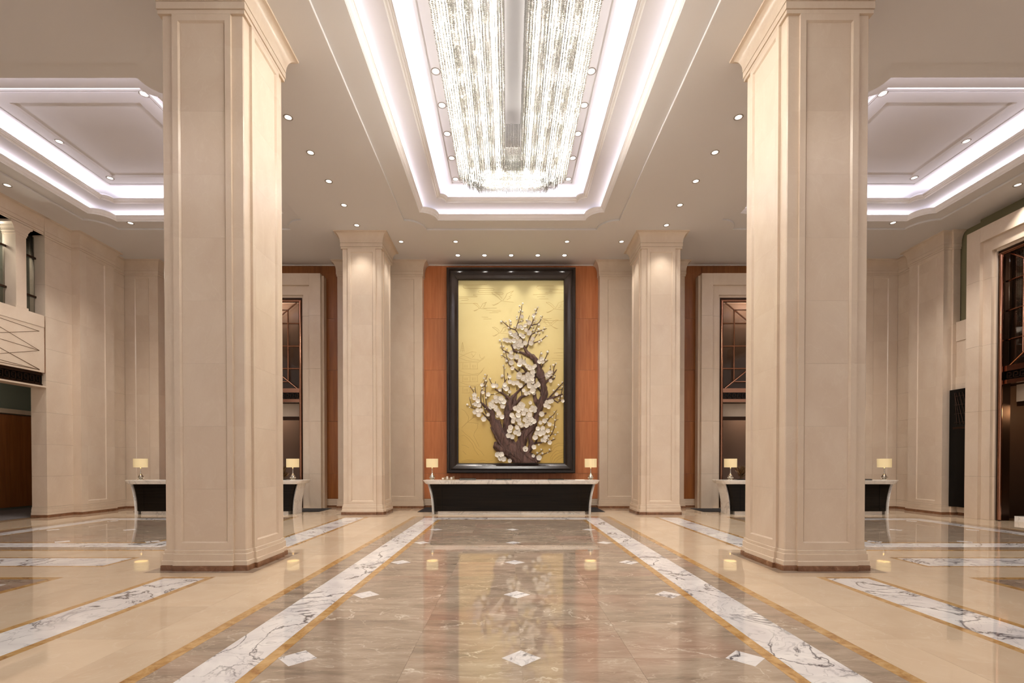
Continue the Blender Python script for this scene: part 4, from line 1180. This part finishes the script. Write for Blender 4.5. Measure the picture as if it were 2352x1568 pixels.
B1 = [(915,385,14),(870,425,15),(880,485,13),(860,510,13),(910,505,14),(830,580,14),(830,612,15),(595,655,18),(665,655,14),(720,630,12),(735,655,18),(740,690,16),(705,750,15),(790,730,15),(850,705,15),(900,645,12),(1140,440,12),(1100,475,16),(1115,520,14),(1060,575,14),
 (1080,605,18),(975,635,18),(965,690,15),(1185,575,12),(1190,610,10),(1090,655,15),(1115,640,12),(1155,700,18),(1045,730,13),(1150,770,18),(1075,780,14),(1215,790,15),(1115,825,15),(1165,830,15),(1235,745,13),(1275,870,12),(1190,940,16),(1160,960,18),(1185,915,12),
 (575,935,18),(590,1022,14),(630,1025,16),(680,1060,16),(635,1110,18),(600,1155,13),(675,1240,22),(660,1210,12),(850,1105,12),(625,1310,12),(655,1350,12),(615,1460,20),(600,1475,14),(355,1445,14),(340,1500,16),(365,1535,16),(435,1505,14),(1285,1105,20),(1195,1130,18),
 (1370,1300,18),(1412,1275,12),(1320,1350,10),(1345,1450,12),(1390,1480,12),(1260,1225,14),(1075,890,12),(745,1150,12)]
B2 = [(135,200,12),(205,235,12),(98,495,20),(150,390,12),(190,490,18),(135,540,12),(280,380,16),(405,385,18),(545,318,12),(475,70,12),(410,190,14),(395,105,10),(340,235,14),(370,65,12),(665,25,24),(1580,175,18),(1640,130,12),(1640,205,12),(1500,265,16),(1635,360,16),
 (1585,395,14),(1510,615,12),(1565,650,12),(1440,685,14),(1480,700,12),(1395,730,16),(1525,745,16),(1495,830,14),(1535,860,14),(1470,930,14),(1570,945,12),(1530,985,16),(1420,1005,22),(1500,1045,14),(1415,1060,16),(1260,1150,18),(1300,1225,16),(1235,1280,18),
 (1320,1290,20),(1435,1230,18),(1405,1285,10),(760,335,12),(390,560,10),(1475,20,12),(1520,40,12),(1385,75,14),(800,1060,10),(1405,790,14)]
rb = random.Random(11)
def place(me, nm, lst, fn, sc_):
    k = .01443/(6.533 if fn is c1 else 7.129)
    for x, y, r in lst:
        a, b = fn(x, y); rr = r*k*sc_
        o = obj(nm, me, trunk, (a, GY-(.135+rb.uniform(0, .05) if nm == 'blossom' else .10), b))
        o.rotation_euler = (rb.uniform(-.25, .25), rb.uniform(0, 1.25), rb.uniform(-.25, .25)); o.scale = (rr, rr*(.8 if nm == 'bud' else 1), rr)
        if nm == 'blossom':
            o.location.y -= .01
place(petal_me, 'blossom', F1, c1, .98); place(petal_me, 'blossom', F2, c2, .98)
place(bud_me, 'bud', B1, c1, 1.0); place(bud_me, 'bud', B2, c2, 1.0)
# engraved drawing
def lines(name, polys, fn, w=.0038):
    mb = MB()
    for p in polys:
        pts = [(fn(x, y)) for x, y in p]
        mb.tube([(a, GY+.0005, b) for a, b in pts], w, 4)
    build(mb, name, 'engrave', art)['kind'] = 'stuff'
def arc(cx, cy, rx, ry, a0, a1, n=8): return [(cx+rx*cos(R(a0+(a1-a0)*k/n)), cy+ry*sin(R(a0+(a1-a0)*k/n))) for k in range(n+1)]
cl = [[(30,95),(380,90)], [(30,95)]+[(22,120),(45,145),(470,148)]+arc(472,162,14,14,-90,90)+[(270,178)]+arc(268,192,14,14,-90,-270)+[(610,207)]+arc(612,220,13,13,-90,90)+[(190,233)]+[(175,245),(215,258)]+[(240,262),(235,270),(-40,268)],
 [(-40,290),(95,296),(105,310),(90,322),(0,322)],[(-30,368),(250,370)],[(330,440),(530,438)],[(370,470),(590,474)],[(460,492),(590,492)],[(420,510),(555,508)],[(300,572),(400,575)],[(330,600),(450,600)],
 [(1130,105),(1380,108)],[(1150,112),(1120,130),(1145,152),(1450,155)],[(1525,165),(1330,170),(1310,185),(1360,192)],[(1250,212),(1525,210)],[(1260,215),(1280,205)],[(1070,235),(1300,232)],[(1130,268),(1250,268)],[(1160,300),(1300,303)],
 [(1170,600),(1350,598)],[(1200,625),(1525,625)],[(1220,650),(1350,655)],[(1430,1045),(1525,1050)],[(1380,1110),(1525,1105)],[(1430,1150),(1525,1155)],[(1350,1190),(1525,1190)],[(1370,1222),(1480,1225)]]
lines('engraved_clouds', cl, c1)
def crane(x, y, s, f=1):
    P = lambda a, b: (x+a*s*f, y+b*s)
    return [[P(-170,-120),P(-80,-60),P(-20,0),P(40,10),P(160,20)], [P(-20,0),P(-90,50),P(-130,70),P(-150,0+70)], [P(0,-5),P(40,-60),P(60,-110),P(160,-150)], [P(160,-150),P(110,-100),P(140,-90),P(90,-60),P(120,-50),P(60,-15)],
            [P(-170,-120),P(-120,-125),P(-60,-90),P(-10,-30)], [P(-60,30),P(-140,60),P(-165,60)]]
for k, (x, y, s, f) in enumerate(((620,330,1.0,1),(280,440,.6,1),(580,810,.7,1),(1400,450,.8,1),(1330,700,.7,-1))):
    lines('engraved_crane', crane(x, y, s, f), c1, .0036)
pg = []
for (yy, wl_, wr_, up) in ((1240,-40,350,40),(1430,-40,340,60),(1600,-40,330,60)):
    pg.append([(wl_,yy-60),(60,yy-20),(180,yy),(280,yy-20),(wr_,yy-up-40)]); pg.append([(wl_,yy+12),(250,yy+12),(wr_-20,yy-up)])
    pg.append([(20,yy+20),(20,yy+110)]); pg.append([(240,yy+20),(240,yy+110)]); pg.append([(130,yy+20),(130,yy+110)]); pg.append([(0,yy+110),(250,yy+110)])
    for k in range(3): pg.append([(45+k*22,yy+50),(45+k*22,yy+90)]); pg.append([(165+k*22,yy+50),(165+k*22,yy+90)])
pg += [[(15,950),(15,1100)],[(5,1010),(28,1010)],[(0,1040),(32,1040)],[(-5,1070),(38,1070)],[(15,950),(0,1000),(-10,1090)],[(15,950),(28,1000),(40,1090)],[(-40,1180),(60,1130),(160,1090),(220,1100),(200,1140),(160,1180)],[(160,1090),(150,1130),(190,1170)],[(270,1130),(280,1180),(320,1200),(350,1180)],[(-40,1120),(40,1150),(140,1200),(260,1210)]]
lines('engraved_pagoda', pg, c1, .0036)
lines('engraved_cliffs', [[(0,870),(90,780),(200,700),(260,690)],[(0,905),(60,970),(140,1030),(200,1100),(250,1200),(320,1260),(370,1330)],[(270,800),(260,870),(210,950),(200,1000),(240,1080),(290,1180)],[(0,1000),(40,990),(100,1040),(180,1140),(220,1240),(280,1320)],
 [(0,1150),(60,1160),(120,1200)],[(20,1250),(60,1290),(75,1310)],[(0,1420),(90,1395),(180,1400),(260,1420),(350,1400),(420,1425),(520,1400)],[(0,1440),(120,1415),(260,1440),(400,1440)],
 [(1450,1440),(1455,1360),(1500,1290),(1560,1240),(1600,1250),(1665,1220)],[(1475,1440),(1485,1370),(1540,1310),(1600,1280),(1665,1270)],[(1500,1440),(1530,1380),(1600,1330),(1665,1310)],[(1540,1440),(1580,1390),(1665,1350)],[(1460,1230),(1500,1160),(1580,1120),(1665,1125)],[(1480,1260),(1530,1190),(1600,1160),(1665,1165)],
 [(0,560),(60,600),(120,700),(100,780),(200,790),(270,800)]], c2, .0042)
for k in ('lens', 'bulb'):
    try: M[k].cycles.emission_sampling = 'NONE'
    except Exception: pass
